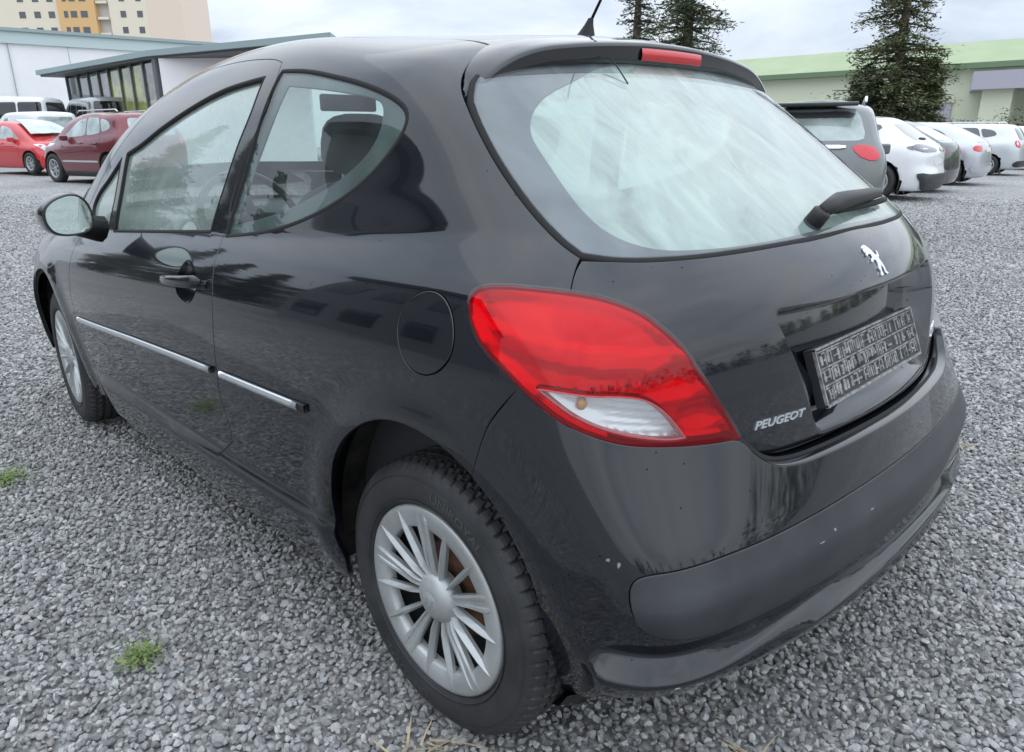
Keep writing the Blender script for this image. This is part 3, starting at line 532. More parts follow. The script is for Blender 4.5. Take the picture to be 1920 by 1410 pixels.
def leaves(V, F, c, n, r, s, rg, up=0., flat=1.):
    """n small leaf-shaped quads scattered round c (V collects arrays, F counts)"""
    g = leaves.g; p = np.asarray(c)+g.normal(size=(n, 3))*np.array([r, r, r*flat]); a = g.uniform(0, 6.28, n); b_ = g.uniform(-.6, .6, n)
    u_ = np.stack([np.cos(a)*np.cos(b_), np.sin(a)*np.cos(b_), np.sin(b_)], 1); v_ = np.stack([-np.sin(a), np.cos(a), g.uniform(-.7, .7, n)], 1)*g.uniform(.3, .6, n)[:, None]; q = (s*g.uniform(.6, 1.3, n))[:, None]
    V.append(np.stack([p-u_*q, p+v_*q*.7, p+u_*q, p-v_*q*.7], 1).reshape(-1, 3))
leaves.g = np.random.default_rng(11)
def leafobj(name, V, m, parent):
    V = np.concatenate(V); n = len(V)//4; me = bpy.data.meshes.new(name); me.vertices.add(len(V)); me.vertices.foreach_set('co', V.ravel()); me.loops.add(4*n); me.polygons.add(n)
    me.loops.foreach_set('vertex_index', np.arange(4*n)); me.polygons.foreach_set('loop_start', np.arange(n)*4); me.materials.append(m); me.update(calc_edges=True)
    o = bpy.data.objects.new(name, me); COL.objects.link(o); o.parent = parent; return o
def conifer(name, x, y, h, r, label, seed, m='fir', z0=.12, spire=1.0, dens=1.0, group=None, leaf=.11, open_top=0):
    rg = random.Random(seed); t = empty(name, (x, y, float(gz(x, y))), rg.uniform(0, 6), label, 'tree', group)
    MB().tube([(0, 0, -.3), (.03*h/10, 0, h*.3), (0, .02, h*.6), (0, 0, h*.97)], [.028*h, .022*h, .012*h, .003*h], 8).build('trunk', M['bark'], t)
    V = []; F = []; br = MB(); z = z0*h
    while z < h*.985:
        f = (z-z0*h)/(h*(1-z0)); R0 = r*((1-f)**spire)*rg.uniform(.75, 1.1); nb = rg.randint(5, 8)
        if f < .12: R0 *= .75
        for b_ in range(nb):
            a = rg.uniform(0, 6.28); L_ = R0*rg.uniform(.55, 1.1)+.12; dr_ = rg.uniform(-.25, .12)
            tip = np.array([L_*math.cos(a), L_*math.sin(a), z+dr_*L_]); br.tube([(0, 0, z+.1), tuple(tip)], [.012*h*(1-f*.8)*.5, .004*h*.3], 4, False)
            k = max(2, int(L_/.20*dens))
            for i in range(k):
                q = (i+.7)/k; c = np.array([0, 0, z+.1])*(1-q)+tip*q; c[2] -= .10*L_*q*q
                leaves(V, F, c, int(17*dens), .11+.04*L_, leaf, rg, flat=.6)
        z += h*.026*rg.uniform(.8, 1.3)*(1+open_top*f)
    br.build('branches', M['bark'], t); leafobj('crown', V, M[m], t); return t
def bush(name, x, y, w_, d_, h, label, seed, m='leaf', n=900, cat='shrub', group=None, leaf=.07, ext=None):
    rg = random.Random(seed); t = empty(name, (x, y, float(gz(x, y))), 0, label, cat, group); V = []; F = []; br = MB()
    for i in range(n//9):
        a, b_, c_ = rg.uniform(-1, 1), rg.uniform(-1, 1), rg.random()**.6
        if a*a+b_*b_ > 1.1 and not ext: continue
        c = np.array([a*w_/2, b_*d_/2, h*c_*(1-.25*(a*a) if not ext else 1)*rg.uniform(.85, 1.05)]); leaves(V, F, c, 9, .13, leaf, rg)
        if rg.random() < .3: br.tube([(c[0]*.7, c[1]*.7, 0), tuple(c)], [.012, .004], 3, False)
    br.build('branches', M['bark'], t, kind='stuff'); leafobj('foliage', V, M[m], t); return t
conifer('fir_tree', 21.6, -28.9, 11.6, 1.7, 'left of two dark firs rising behind the car roof, slimmer and sparser', 3, z0=.18, spire=.9, dens=.75)
conifer('fir_tree', 18.0, -27.6, 12.0, 2.7, 'right of two dark firs rising behind the car roof, broader and denser', 5, z0=.10, spire=.85, dens=.95)
conifer('pine_tree', 13.1, -38.2, 12.6, 2.9, 'tall loose pine with bare lower stem in front of the green-roofed hall', 8, 'pine', z0=.14, spire=.6, dens=.95, leaf=.12, open_top=.6)
conifer('pine_tree', 14.4, -38.0, 4.3, 1.8, 'low dark evergreen growing at the left foot of the tall pine', 9, 'fir', z0=.18, spire=.55, dens=1.4, leaf=.12)
conifer('pine_tree', 11.7, -38.4, 4.6, 1.1, 'narrow olive evergreen growing at the right foot of the tall pine', 10, 'pine', z0=.05, spire=.4, dens=1.5, leaf=.11)
bush('bare_shrub', 15.8, -34.8, 3.0, 2.0, 3.3, 'thin half-bare shrub left of the dark evergreens', 11, 'leaf', 260, leaf=.05)
bush('low_shrub', 12.4, -37.4, 4.5, 1.5, 1.6, 'low pale shrub under the pines behind the white car', 12, 'leaf', 700, leaf=.07)
bush('hedge', 9.6, -43.5, 9.5, 1.3, 2.0, 'clipped rusty brown hedge in front of the green-roofed hall', 13, 'leafrust', 5200, 'hedge', ext=1, leaf=.08)
bush('rounded_bush', 8.6, -41.8, 3.6, 1.6, 2.5, 'rounded green and red bush rising from the brown hedge', 14, 'leaf', 1500, 'shrub', leaf=.08)
for i, (x, y, h) in enumerate(((27, 10.5, 8.5), (31, 8.2, 9.5), (23.5, 12.0, 7.5))): conifer('fir_tree', x, y, h, 2.6, ('dark fir outside the frame, mirrored in the front door window', 'tallest fir outside the frame, mirrored in the front door window', 'shortest fir outside the frame, mirrored in the front door window')[i], 20+i, z0=.05, spire=.8, dens=.9, leaf=.16)
tr_ = random.Random(5); V = []      # a far belt of trees right of and behind the frame: one mass
for i in range(150):
    if i < 75: x, y, hh = -34+i*.72, -46+tr_.uniform(-3, 3), tr_.uniform(1.6, 4.4)
    else: x, y, hh = -38+tr_.uniform(-3, 3), -44+(i-75)*1.0, tr_.uniform(2.0, 5.2)
    if x > 2: continue
    for k in range(7):
        f = (k+.5)/7; leaves(V, None, np.array([x, y, -.8+hh*f*1.25]), 26, .9*(1-f*.7), .34, None)
tag(leafobj('tree_belt', V, M['fir'], None), 'dark belt of distant trees mirrored in the tailgate', 'trees', kind='stuff')

# ---------------------------------------------------------------- the hero car
car = empty('parked_car', (0, 0, 0), 0, 'black metallic three-door hatchback close to the camera, seen from its left rear corner', 'car')
def C(name): return [list(p) for p in CV[name]]
def loop(P, step=.012, n=2):
    q, c = smooth_loop(P, True, step); return relax(q, c, n)
def line(P, step=.012, n=2):
    q, c = smooth_loop(P, False, step); return relax(q, c, n, False)
def sym(half):
    """half outline running from one centreline point (y=0) to the other, over y>0 -> closed symmetric loop"""
    return half+[[p[0], -p[1], p[2], p[3]] for p in half[-2:0:-1]]
def k0(p): return [p[0], 0.0, p[2], 0]
ARCH = pts((.318, .87, .25, 1), (.327, .87, .33), (.322, .87, .41), (.303, .87, .485), (.275, .88, .545), (.235, .885, .60), (.188, .886, .643), (.136, .885, .677), (.079, .882, .700), (.010, .878, .709), (-.057, .874, .702), (-.118, .868, .682), (-.165, .86, .655, 1))
ARCH2 = pts((-.165, .86, .655, 1), (-.210, .85, .614), (-.246, .85, .567), (-.275, .84, .51), (-.293, .83, .45), (-.302, .82, .38), (-.305, .81, .30), (-.298, .80, .215, 1))

# side panel (rear quarter, cant rail, windscreen pillar, sill)
dr = C('door_rear'); dfm = C('door_frame'); ts = C('tailgate_side'); tl = C('tail_light'); bseam = C('bumper_seam')
PILLAR = pts((1.72, .620, 1.285), (1.80, .655, 1.235), (1.92, .69, 1.16), (2.06, .73, 1.06), (2.17, .765, .965, 1))     # door frame, front part
frame_line = dfm[:10]+PILLAR                                                   # from the rear top corner forwards and down
door_bot = pts((.93, .874, .352, 1), (1.10, .875, .348), (1.40, .875, .343), (1.70, .875, .338), (2.02, .875, .332, 1))
DITCH = pts((.30, .487, 1.43), (.50, .50, 1.45), (.75, .50, 1.46), (1.0, .498, 1.46), (1.25, .495, 1.45), (1.38, .50, 1.435), (1.52, .535, 1.41), (1.65, .565, 1.37), (1.80, .60, 1.31), (1.96, .64, 1.22), (2.10, .68, 1.13), (2.24, .715, 1.03), (2.34, .74, .955, 1))
ts0 = [ts[0][:3]+[1]]
i_top = min(range(len(tl)), key=lambda i: abs(tl[i][0]-ts[15][0])+abs(tl[i][2]-ts[15][2]))
# outline of the light from the tailgate corner over its front end down to the bumper seam
jb = min(range(len(tl)), key=lambda i: np.hypot(tl[i][0]-bseam[0][0], tl[i][2]-bseam[0][2]))
lightrun = [tl[i] for i in range(jb+1, len(tl))]+[tl[i] for i in range(0, i_top)]
side = ts0+DITCH+pts((2.26, .785, .925, 1))+[p for p in PILLAR[::-1]]+[p for p in dfm[:10][::-1]][:-1]+[dr[0]]+dr[1:-1]+door_bot+pts((2.12, .865, .27), (2.155, .86, .215, 1), (1.6, .85, .185), (1.0, .85, .180), (.45, .85, .185), (.335, .85, .19, 1))+ARCH+[bseam[2][:3]+[0], bseam[1][:3]+[0], bseam[0][:3]+[1]]+lightrun+[ts[15][:3]+[1], ts[14][:3]+[0], ts[13][:3]+[1]]+[p[:3]+[0] for p in ts[12:0:-1]]
side_loop = loop(side, .014, 2)
qg = loop(C('quarter_glass'), .01, 3); qc = loop(C('quarter_clear'), .01, 3)
fil = loop(C('filler'), .008, 3)
panel('side_panel', side_loop, M['paint'], car, holes=[qg, fil], sp=.014, mirror=True)
panel('filler_flap', fil, M['paint'], car, sp=.02, inset=.0036, off=.0006)
ribbon('filler_seal', fil, M['rubber'], car, .02, .009)
# quarter windows
panel('quarter_window', qg, M['qglass'], car, sp=.03, inset=.005, off=-.002, depth=.004, mirror=True)
panel('window_print', qg, M['frit'], car, holes=[qc], sp=.02, inset=.003, off=-.006, depth=.003, mirror=True)
ribbon('window_seal', qg, M['rubber'], car, prof=[(-.007, -.02), (-.007, -.001), (-.003, .0012), (.003, .0012), (.007, -.003), (.007, -.02)], mirror=True)
# front door
dg = loop(C('door_glass'), .01, 2); ql = loop(C('quarterlight'), .01, 2)
door_front = pts((2.17, .765, .965, 1), (2.13, .83, .89), (2.115, .865, .80), (2.115, .88, .68), (2.10, .89, .56), (2.07, .885, .44), (2.02, .875, .332, 1))
dish = loop(C('dish'), .008, 3)
door = [dr[0]]+dr[1:-1]+door_bot+door_front[::-1][1:]+PILLAR[::-1][1:]+[p for p in dfm[:10][::-1]][:-1]
door_loop = loop(door, .014, 2)
dl = panel('front_door', door_loop, M['paint'], car, holes=[dg, ql, dish], sp=.014)
panel('front_door', door_loop*[1, 1, 1], M['paint'], car, holes=[dg, ql], sp=.03, mirror=True)[0].name
_o = [o for o in car.children if o.name.startswith('front_door')]; bpy.data.objects.remove(_o[1])
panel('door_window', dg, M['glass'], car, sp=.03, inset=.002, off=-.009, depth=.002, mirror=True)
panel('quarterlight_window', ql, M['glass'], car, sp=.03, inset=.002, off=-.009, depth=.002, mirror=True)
for lp in (dg, ql): ribbon('window_seal', lp, M['rubber'], car, prof=[(-.009, -.02), (-.009, -.001), (-.004, .0012), (.001, .0008), (.004, -.004), (.005, -.02)], mirror=True)
ribbon('door_seal', door_loop, M['rubber'], car, .034, .012, mirror=True)
def dish_push(P, q, lps):
    d = dist_poly(q, lps[0]); return -.032*np.clip(d/.06, 0, 1)**.6
panel('handle_recess', dish, M['paint'], car, sp=.008, inset=0, push=dish_push, rnd=.0, depth=.001, flange=False)
# door handle: a bar bowed off the skin
hA, hB = np.array([1.115, 0, .847]), np.array([.865, 0, .869]); HP = []
for i in range(15):
    t = i/14; p = hA+(hB-hA)*t; s_ = CAP.fwd(CAP.inv(np.array([[p[0], .88, p[2]]])), fbody)[0]; lift = .002+.034*math.sin(math.pi*min(1, .02+t*.96))**.45
    HP.append(s_+np.array([0, lift, 0]))
V = []; F = []
for i, p in enumerate(HP):
    t = i/14; hh = .009+.009*t**.6; ww = .010
    if i in (0, 14): hh *= .35; ww *= .4
    for k in range(12):
        a = 2*math.pi*k/12; V.append(p+np.array([0, ww*math.copysign(abs(math.cos(a))**.8, math.cos(a)), hh*math.copysign(abs(math.sin(a))**.8, math.sin(a))]))
for i in range(14):
    for k in range(12): F.append((i*12+k, i*12+(k+1) % 12, (i+1)*12+(k+1) % 12, (i+1)*12+k))
F += [tuple(range(12)), tuple(range(168, 180))]
link('door_handle', V, F, M['paint'], car, smooth=True)
# chrome moulding with its dark backing and end cap
ch = C('chrome'); ch[0] = [2.045, .888, .571, 0]
chl = line(ch, .03, 1)
for seg, nm in ((chl[chl[:, 0] > .818], 'side_moulding'), (chl[chl[:, 0] < .808], 'side_moulding')):
    ribbon(nm, seg, M['black'], car, closed=False, prof=[(-.0095, -.002), (-.0095, .005), (-.008, .008), (.008, .008), (.0095, .005), (.0095, -.002)])
    if len(seg) > 3: ribbon('chrome_strip', seg if nm and seg[0, 0] > 1 else seg[:-1], M['satin'], car, closed=False, prof=[(-.0094, .0050), (-.0086, .0090), (-.003, .0112), (.003, .0112), (.0086, .0090), (.0094, .0050)])
# front wing, bonnet, roof, windscreen, front bumper
af = [[2.54+.365*math.cos(a), .87, .335+.365*math.sin(a), 0] for a in np.linspace(R_(196), R_(-14), 15)]; af[0][3] = af[-1][3] = 1
wing = pts((2.17, .765, .965, 1), (2.26, .785, .925, 1), (2.5, .78, .895), (2.8, .74, .84), (3.02, .66, .76, 1), (3.05, .70, .50), (3.04, .70, .25, 1))+[p for p in af[::-1]]+pts((2.12, .865, .27), (2.02, .875, .332, 1))+door_front[1:-1][::-1]
wing_loop = loop(wing, .016, 2)
panel('front_wing', wing_loop, M['paint'], car, sp=.026, mirror=True)
ribbon('wing_seal', wing_loop, M['rubber'], car, .03, .012, mirror=True)
ditch_m = [[p[0], p[1]-.004, p[2], p[3]] for p in DITCH]
roof = sym(pts((1.40, 0, 1.46))+[[1.39, .30, 1.45, 0], [1.375, .494, 1.43, 1]]+[p[:3]+[0] for p in ditch_m[:5][::-1]]+pts((.18, .474, 1.40, 1), (.235, .30, 1.45), (.262, 0, 1.47)))
panel('roof_panel', loop(roof, .02, 1), M['paint'], car, chart=TOP, sp=.035)
ribbon('roof_ditch', line(ts0+DITCH[:6], .02, 1), M['rubber'], car, prof=[(-.012, -.012), (-.006, -.001), (.006, -.001), (.012, -.012)], closed=False, mirror=True)
ws = sym(pts((1.40, 0, 1.46, 0), (1.39, .30, 1.45), (1.375, .494, 1.43, 1))+[[p[0], p[1]-.006, p[2], 0] for p in ditch_m[6:12]]+pts((2.33, .72, .96, 1), (2.44, .5, .97), (2.50, 0, .98)))
panel('windscreen', loop(ws, .02, 1), M['clear'], car, chart=TOP, sp=.05, inset=.006, off=-.003, depth=.004)
panel('windscreen_seal', loop(ws, .02, 1), M['black'], car, chart=TOP, holes=[loop(sym(pts((1.47, 0, 1.44), (1.46, .3, 1.43), (1.47, .45, 1.4, 1), (1.75, .53, 1.3), (2.0, .60, 1.17), (2.24, .66, .98, 1), (2.36, .45, .99), (2.41, 0, .99))), .02, 1)], sp=.04, inset=.001, off=-.006, depth=.004)
hood = sym(pts((2.50, 0, .98), (2.45, .5, .97), (2.34, .725, .955, 1), (2.5, .765, .91), (2.8, .725, .85), (3.0, .60, .77, 1), (3.09, .3, .76), (3.11, 0, .76)))
panel('bonnet', loop(hood, .02, 1), M['paint'], car, chart=TOP, sp=.04)
panel('front_bumper', loop(sym(pts((3.1, 0, .72), (3.0, .55, .70), (3.0, .72, .62, 1), (3.0, .72, .24, 1), (3.1, 0, .20))), .03, 1), M['paint'], car, chart=FRONT, sp=.05)

# ---- tailgate with its recess for the number plate
def fgate(P):
    y = np.abs(P[..., 1]); z = P[..., 2]
    m = (1-sstep(.893, .924, z))*(1-sstep(.360, .392, y+.45*(.88-z)))*sstep(.668, .712, z)
    return fbody(P)+m*.8*(.036+.030*sstep(.74, .83, z))
g0 = C('rear_glass'); gb = [p for p in g0[8:] if p[1] > .02]; gb[0][3] = 1
tg = [p[:3]+[0] for p in ts[16:] if p[1] > .02]
zb = tg[-1][2]; zt_ = gb[-1]
gate = [[zt_[0]-.008, 0, zt_[2]+.002, 0]]+[[p[0]-.002, p[1], p[2]-.003, 0] for p in gb[::-1][:-1]]+[[ts[13][0]-.003, ts[13][1], ts[13][2]-.004, 1], ts[14][:3]+[0], ts[15][:3]+[1]]+tg+[[-.557, 0, zb+.0005, 0]]
gate_loop = loop(sym(gate), .012, 3)
panel('tailgate', gate_loop, M['paint'], car, f=fgate, sp=.0085)
ribbon('tailgate_seal', gate_loop, M['rubber'], car, .018, .015)
rg = [[.062, 0, 1.392, 0], [.075, .25, 1.385, 0], [.10, .45, 1.36, 0], [.115, .57, 1.325, 0]]+[g0[0][:3]+[1]]+[p[:3]+[0] for p in g0[1:8]]+[gb[0]]+[p[:3]+[0] for p in gb[1:]]+[[zt_[0]-.008, 0, zt_[2]+.003, 0]]
rg_loop = loop(sym(rg), .014, 3)
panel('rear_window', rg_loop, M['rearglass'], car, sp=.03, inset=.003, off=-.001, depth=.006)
rc = [[.062, 0, 1.372, 0], [.058, .25, 1.36, 0], [0.025, 0.391, 1.329, 0], [0.015, 0.456, 1.31, 0], [0.001, 0.514, 1.286, 0], [-0.015, 0.549, 1.264, 0], [-0.033, 0.574, 1.241, 0], [-0.059, 0.589, 1.215, 0], [-0.101, 0.597, 1.18, 0], [-0.15, 0.607, 1.14, 0], [-0.207, 0.614, 1.097, 0], [-0.26, 0.605, 1.063, 0], [-0.31, 0.563, 1.041, 0], [-0.355, 0.464, 1.033, 0], [-0.387, 0.331, 1.033, 0], [-0.408, 0.152, 1.039, 0], [-0.41, 0, 1.041, 0]]
rc_loop = loop(sym(rc), .014, 3)
panel('rear_window_print', rg_loop, M['frit'], car, holes=[rc_loop], sp=.025, inset=.004, off=-.005, depth=.003)
panel('painted_sky_sheen', rc_loop, M['pale_haze'], car, sp=.03, inset=-.004, off=-.007, flange=False)  # added pale film, paints the sky's reflection inside the printed border
ribbon('rear_window_seal', rg_loop, M['rubber'], car, prof=[(-.009, -.02), (-.009, -.002), (-.004, -.0005), (.003, -.0005), (.007, -.004), (.007, -.02)])

# ---- roof spoiler
ys = [0, .1, .2, .3, .4, .45, .5, .55, .59, .62, .637]
zl = [1.426, 1.425, 1.420, 1.413, 1.402, 1.393, 1.377, 1.352, 1.320, 1.296, 1.284]
zb_ = [1.380, 1.380, 1.378, 1.372, 1.361, 1.352, 1.338, 1.317, 1.300, 1.288, 1.282]
xs = [.262, .258, .248, .234, .212, .196, .175, .154, .134, .112, .090]
yy = np.linspace(-.637, .637, 121); ya = np.abs(yy); rows = []
def itp(a): return np.interp(ya, ys, a)
def sm(a):
    for _ in range(6): a = np.r_[a[0], (a[:-2]+2*a[1:-1]+a[2:])/4, a[-1]]
    return a
XS, ZL, ZB = sm(itp(xs)), sm(itp(zl)), sm(itp(zb_)); XL = .045+.14*ya**2
XL = np.minimum(XL, XS-.004)
yseam = yy*1.0
Ptop = []
seam = TOP.fwd(np.stack([XS, yseam], 1), fbody)
seam[:, 2] = np.where(ya > .60, np.minimum(seam[:, 2], ZL+.01), seam[:, 2])
prof = []
for t in np.linspace(0, 1, 9):      # top skin, slightly crowned
    P = seam*(1-t)+np.stack([XL+.006, yy, ZL], 1)*t; P[:, 2] += .006*math.sin(math.pi*t)*np.clip((XS-XL)/.15, 0, 1); prof.append(P)
prof.append(np.stack([XL+.001, yy, ZL-.004], 1)); prof.append(np.stack([XL, yy, ZL-.009], 1))
V = np.concatenate(prof); n = len(yy); F = [(k*n+i, k*n+i+1, (k+1)*n+i+1, (k+1)*n+i) for k in range(len(prof)-1) for i in range(n-1)]
sp_o = link('spoiler', V, [f_[::-1] for f_ in F], M['paint'], car, smooth=True)
pf = [np.stack([XL+.001, yy, np.maximum(ZL-.008, ZB)], 1), np.stack([XL+.004, yy, ZB+.3*(ZL-ZB)], 1), np.stack([XL+.006, yy, ZB], 1), np.stack([XL+.03, yy, ZB-.004], 1), np.stack([XL+.09, yy, ZB+.01], 1)]
V = np.concatenate(pf); F = [(k*n+i, k*n+i+1, (k+1)*n+i+1, (k+1)*n+i) for k in range(len(pf)-1) for i in range(n-1)]
link('spoiler_underside', V, [f_[::-1] for f_ in F], M['gloss'], sp_o, smooth=True)
# high-level brake light let into the spoiler's face
M['redplastic'] = mat('red_plastic', (.52, .006, .014), .25, coat=.4)
V = []; F = []; bl = np.linspace(-.125, .125, 21)
for k, (dx, tz) in enumerate(((.004, .12), (-.001, .16), (-.003, .5), (-.001, .80), (.004, .84))):
    for y in bl:
        zt1 = np.interp(abs(y), ys, zl)-.006; zb1 = np.interp(abs(y), ys, zb_); V.append((.045+.14*y*y+dx, y, zb1+(zt1-zb1)*tz))
F = [(k*21+i, k*21+i+1, (k+1)*21+i+1, (k+1)*21+i) for k in range(4) for i in range(20)]
link('brake_light', V, F, M['redplastic'], sp_o, smooth=True)
# hairline antenna-like washer thread under the spoiler
MB().tube([(.042, .245, 1.383), (.020, .238, 1.355), (-.001, .236, 1.328)], .0016, 6).build('washer_hose', M['black'], car)

# ---- rear bumper
bt = C('bumper_top'); bt = [p for p in bt if p[1] > .05]
bt = [p for p in bt if p[1] > .3]+pts((-.580, .20, .6535), (-.586, .10, .6535))
bump_half = [[-.588, 0, .6535, 0]]+[p[:3]+[0] for p in bt[::-1][:-1]]+[bt[0][:3]+[1]]+[bseam[1][:3]+[0], bseam[2][:3]+[0]]+ARCH2+pts((-.30, .77, .195), (-.36, .69, .192), (-.43, .56, .19), (-.48, .42, .19), (-.505, .22, .19), (-.51, 0, .19))
# (the bumper runs along the light's lower edge, then along its own upper lip)
bump_loop = loop(sym(bump_half), .014, 2)
tr_top = C('trim'); tr_bot = C('trim_bottom')
trim = [[tr_top[-1][0]-.002, 0, .570, 0]]+[p[:3]+[0] for p in tr_top[::-1][1:]]+[[-.4600, .7815, .485, 0], [-.470, .775, .458, 0], [-.490, .758, .440, 0], [-.515, .722, .428, 0], [-.548, .648, .420, 0], [-.578, .53, .415, 0], [-.602, .38, .412, 0], [-.618, .20, .412, 0], [-.622, 0, .412, 0]]
trim_loop = loop(sym(trim), .012, 3)
def fb3(P):
    f = fbump(P); y = np.abs(P[..., 1]); z = P[..., 2]; g = sstep(.36, .44, -P[..., 0])
    return f-g*(.040*(1-sstep(.345, .393, z))-.060*(1-sstep(.19, .335, z)))
panel('rear_bumper', bump_loop, M['paint'], car, f=fb3, chart=CAPL, holes=[trim_loop], sp=.014, depth=.03)
ribbon('bumper_seal', bump_loop, M['rubber'], car, .03, .016, f=fb3, chart=CAPL)
def ftrim(P):
    z = P[..., 2]; y = np.abs(P[..., 1]); zc = .500-.02*(y/.7)**2
    return fbump(P)-.001-.007*np.exp(-((z-zc)/.035)**2)
panel('bumper_trim', trim_loop, M['plastic'], car, f=ftrim, chart=CAPL, sp=.016, inset=.002)
ribbon('trim_gap', trim_loop, M['rubber'], car, .016, .010, f=fbump, chart=CAPL)
# ledge between bumper lip and tailgate
A_ = CAPL.fwd(CAPL.inv(line([p[:3]+[0] for p in bt[10:]]+[[-.588, 0, .6535, 0]], .02, 1)), fb3)+np.array([.0, 0, -.0005])
A_ = np.concatenate([A_, A_[::-1][1:]*[1, -1, 1]])
B_ = A_+np.array([.036, 0, .0075]); B0_ = A_+np.array([.004, 0, .0022]); C_ = A_+np.array([.06, 0, -.03])
V = np.concatenate([A_, B0_, B_, C_]); n = len(A_); F = [(k*n+i, k*n+i+1, (k+1)*n+i+1, (k+1)*n+i) for k in range(3) for i in range(n-1)]
link('bumper_ledge', V, F, M['paint'], car, smooth=True)
# dark valance under the bumper
V = []; n = 41
for k, (dx, z) in enumerate(((.0, .205), (.02, .17), (.06, .155), (.30, .16))):
    for i in range(n):
        y = -.76+1.52*i/(n-1); V.append((-.497+.30*y*y+.10*max(0, abs(y)-.6)+dx, y, z))
F = [(k*n+i, k*n+i+1, (k+1)*n+i+1, (k+1)*n+i) for k in range(3) for i in range(n-1)]
link('bumper_valance', V, F, M['black'], car, smooth=True)

# ---- tail lights
tlp = loop(C('tail_light'), .008, 2)
indp = loop(C('indicator'), .006, 1)
def bulge(P, q, lps):
    d = dist_poly(q, lps[0]); return .003+.011*(1-np.exp(-d/.03))
M['red_lens'] = bpy.data.materials.new('red_lens'); _m = M['red_lens']; _m.use_nodes = True; _m.node_tree.nodes.clear()
_o = nd(_m, 'ShaderNodeOutputMaterial'); _t = nd(_m, 'ShaderNodeBsdfTransparent'); _t.inputs[0].default_value = (.74, .012, .030, 1); _d = nd(_m, 'ShaderNodeBsdfDiffuse'); _d.inputs[0].default_value = (.85, .004, .022, 1)
_g = nd(_m, 'ShaderNodeBsdfGlossy'); _g.inputs['Roughness'].default_value = .03; _fr = fresnel(_m, 1.5)
_x = nd(_m, 'ShaderNodeMixShader'); _x.inputs[0].default_value = .16; _y = nd(_m, 'ShaderNodeMixShader')
lk(_m, _t.outputs[0], _x.inputs[1]); lk(_m, _d.outputs[0], _x.inputs[2]); lk(_m, _fr.outputs[0], _y.inputs[0]); lk(_m, _x.outputs[0], _y.inputs[1]); lk(_m, _g.outputs[0], _y.inputs[2]); lk(_m, _y.outputs[0], _o.inputs[0])
M['clear_lens'] = glassmat('clear_lens', (.9, .92, .93), .12, (.8, .83, .85), .02)
M['reflector'] = mat('lamp_reflector', (.90, .90, .90), .16, .75); M['ind_back'] = mat('silver_reflector', (.78, .80, .80), .25, .6)
tlb = empty('tail_light', (0, 0, 0)); tlb.parent = car
tl_lo = indp
def flens(P): return fbody(P)-.005
lens = panel('red_lens', tlp, M['red_lens'], tlb, f=flens, sp=.010, inset=.004, depth=.012, rnd=.006, holes=[indp])
panel('indicator_lens', indp, M['clear_lens'], tlb, f=flens, sp=.012, inset=.0006, depth=.010, rnd=.001)
# inner reflector with moulded steps and bowls
def inner_push(P, q, lps):
    x, y, z = P.T; d = dist_poly(q, lps[0])
    h = -.006-.008*sstep(0, .015, d)
    s_ = z-(.905-.18*(-.1-x))                       # sloping step lines
    h = h+.005*sstep(-.003, .003, s_)-.007*sstep(.034, .038, s_)+.004*sstep(-.054, -.050, s_)+.0008*np.sin(z*900)*sstep(.40, .41, -x)
    for cx, cz, rr in ((-.455, .775, .030), (-.425, .835, .034)):
        r = np.hypot((x-cx)*1.3, z-cz); h = h-.010*np.clip(1-(r/rr)**2, 0, 1)+.002*np.exp(-((r-rr)/.004)**2)
    return h
panel('reflector', tlp, M['reflector'], tlb, sp=.006, inset=.006, push=inner_push, flange=False, holes=[indp])
def ind_push(P, q, lps):
    x = P[:, 0]; return -.014-.003*np.abs(((P[:, 2]*140+x*25) % 1)-.5)*2*sstep(.36, .38, -x)-.006*np.clip(dist_poly(q, lps[0])/.02, 0, 1)
panel('indicator_reflector', indp, M['ind_back'], tlb, sp=.004, inset=.0, push=ind_push, flange=False)
ribbon('indicator_surround', indp, M['redplastic'], tlb, f=flens, prof=[(-.0015, -.03), (-.0015, -.001), (.0015, -.001), (.0015, -.03)])
# amber bulb and dot row
def on_body(x, y, z, off, chart=None):
    q = np.array([[x, y, z]]); P = CAP.fwd(CAP.inv(q), fbody); n_ = grad(fbody, P)[0]; return P[0]+n_*off, n_
bp, bn = on_body(-.345, .78, .812, -.007)
mb = MB(); V = []; F = []
for i in range(7):
    for k in range(10):
        a = math.pi*i/6; b = 2*math.pi*k/10; V.append(bp+np.array([.008*math.sin(a)*math.cos(b), .010*math.sin(a)*math.sin(b), .011*math.cos(a)]))
for i in range(6):
    for k in range(10): F.append((i*10+k, i*10+(k+1) % 10, (i+1)*10+(k+1) % 10, (i+1)*10+k))
link('bulb', V, F, M['amber'], tlb, smooth=True)
M['darkred'] = mat('dark_red_plastic', (.12, .004, .006), .4)
for i in range(9):
    t = i/8; p, n_ = on_body(-.27-.17*t, .80-.16*t, .835-.02*t+.035*t*t, -.004); m_ = MB(); a = np.cross(n_, [0, 0, 1]); a /= np.linalg.norm(a); b = np.cross(n_, a)
    V = [p+.0042*(math.cos(k*math.pi/3)*a+math.sin(k*math.pi/3)*b) for k in range(6)]+[p+n_*.004]
    link('lamp_dot', V, [(k, (k+1) % 6, 6) for k in range(6)], M['darkred'], tlb)
ribbon('light_seal', tlp, M['gloss'], tlb, prof=[(-.006, -.03), (-.006, -.002), (-.003, .001), (.003, .001), (.006, -.002), (.006, -.03)])
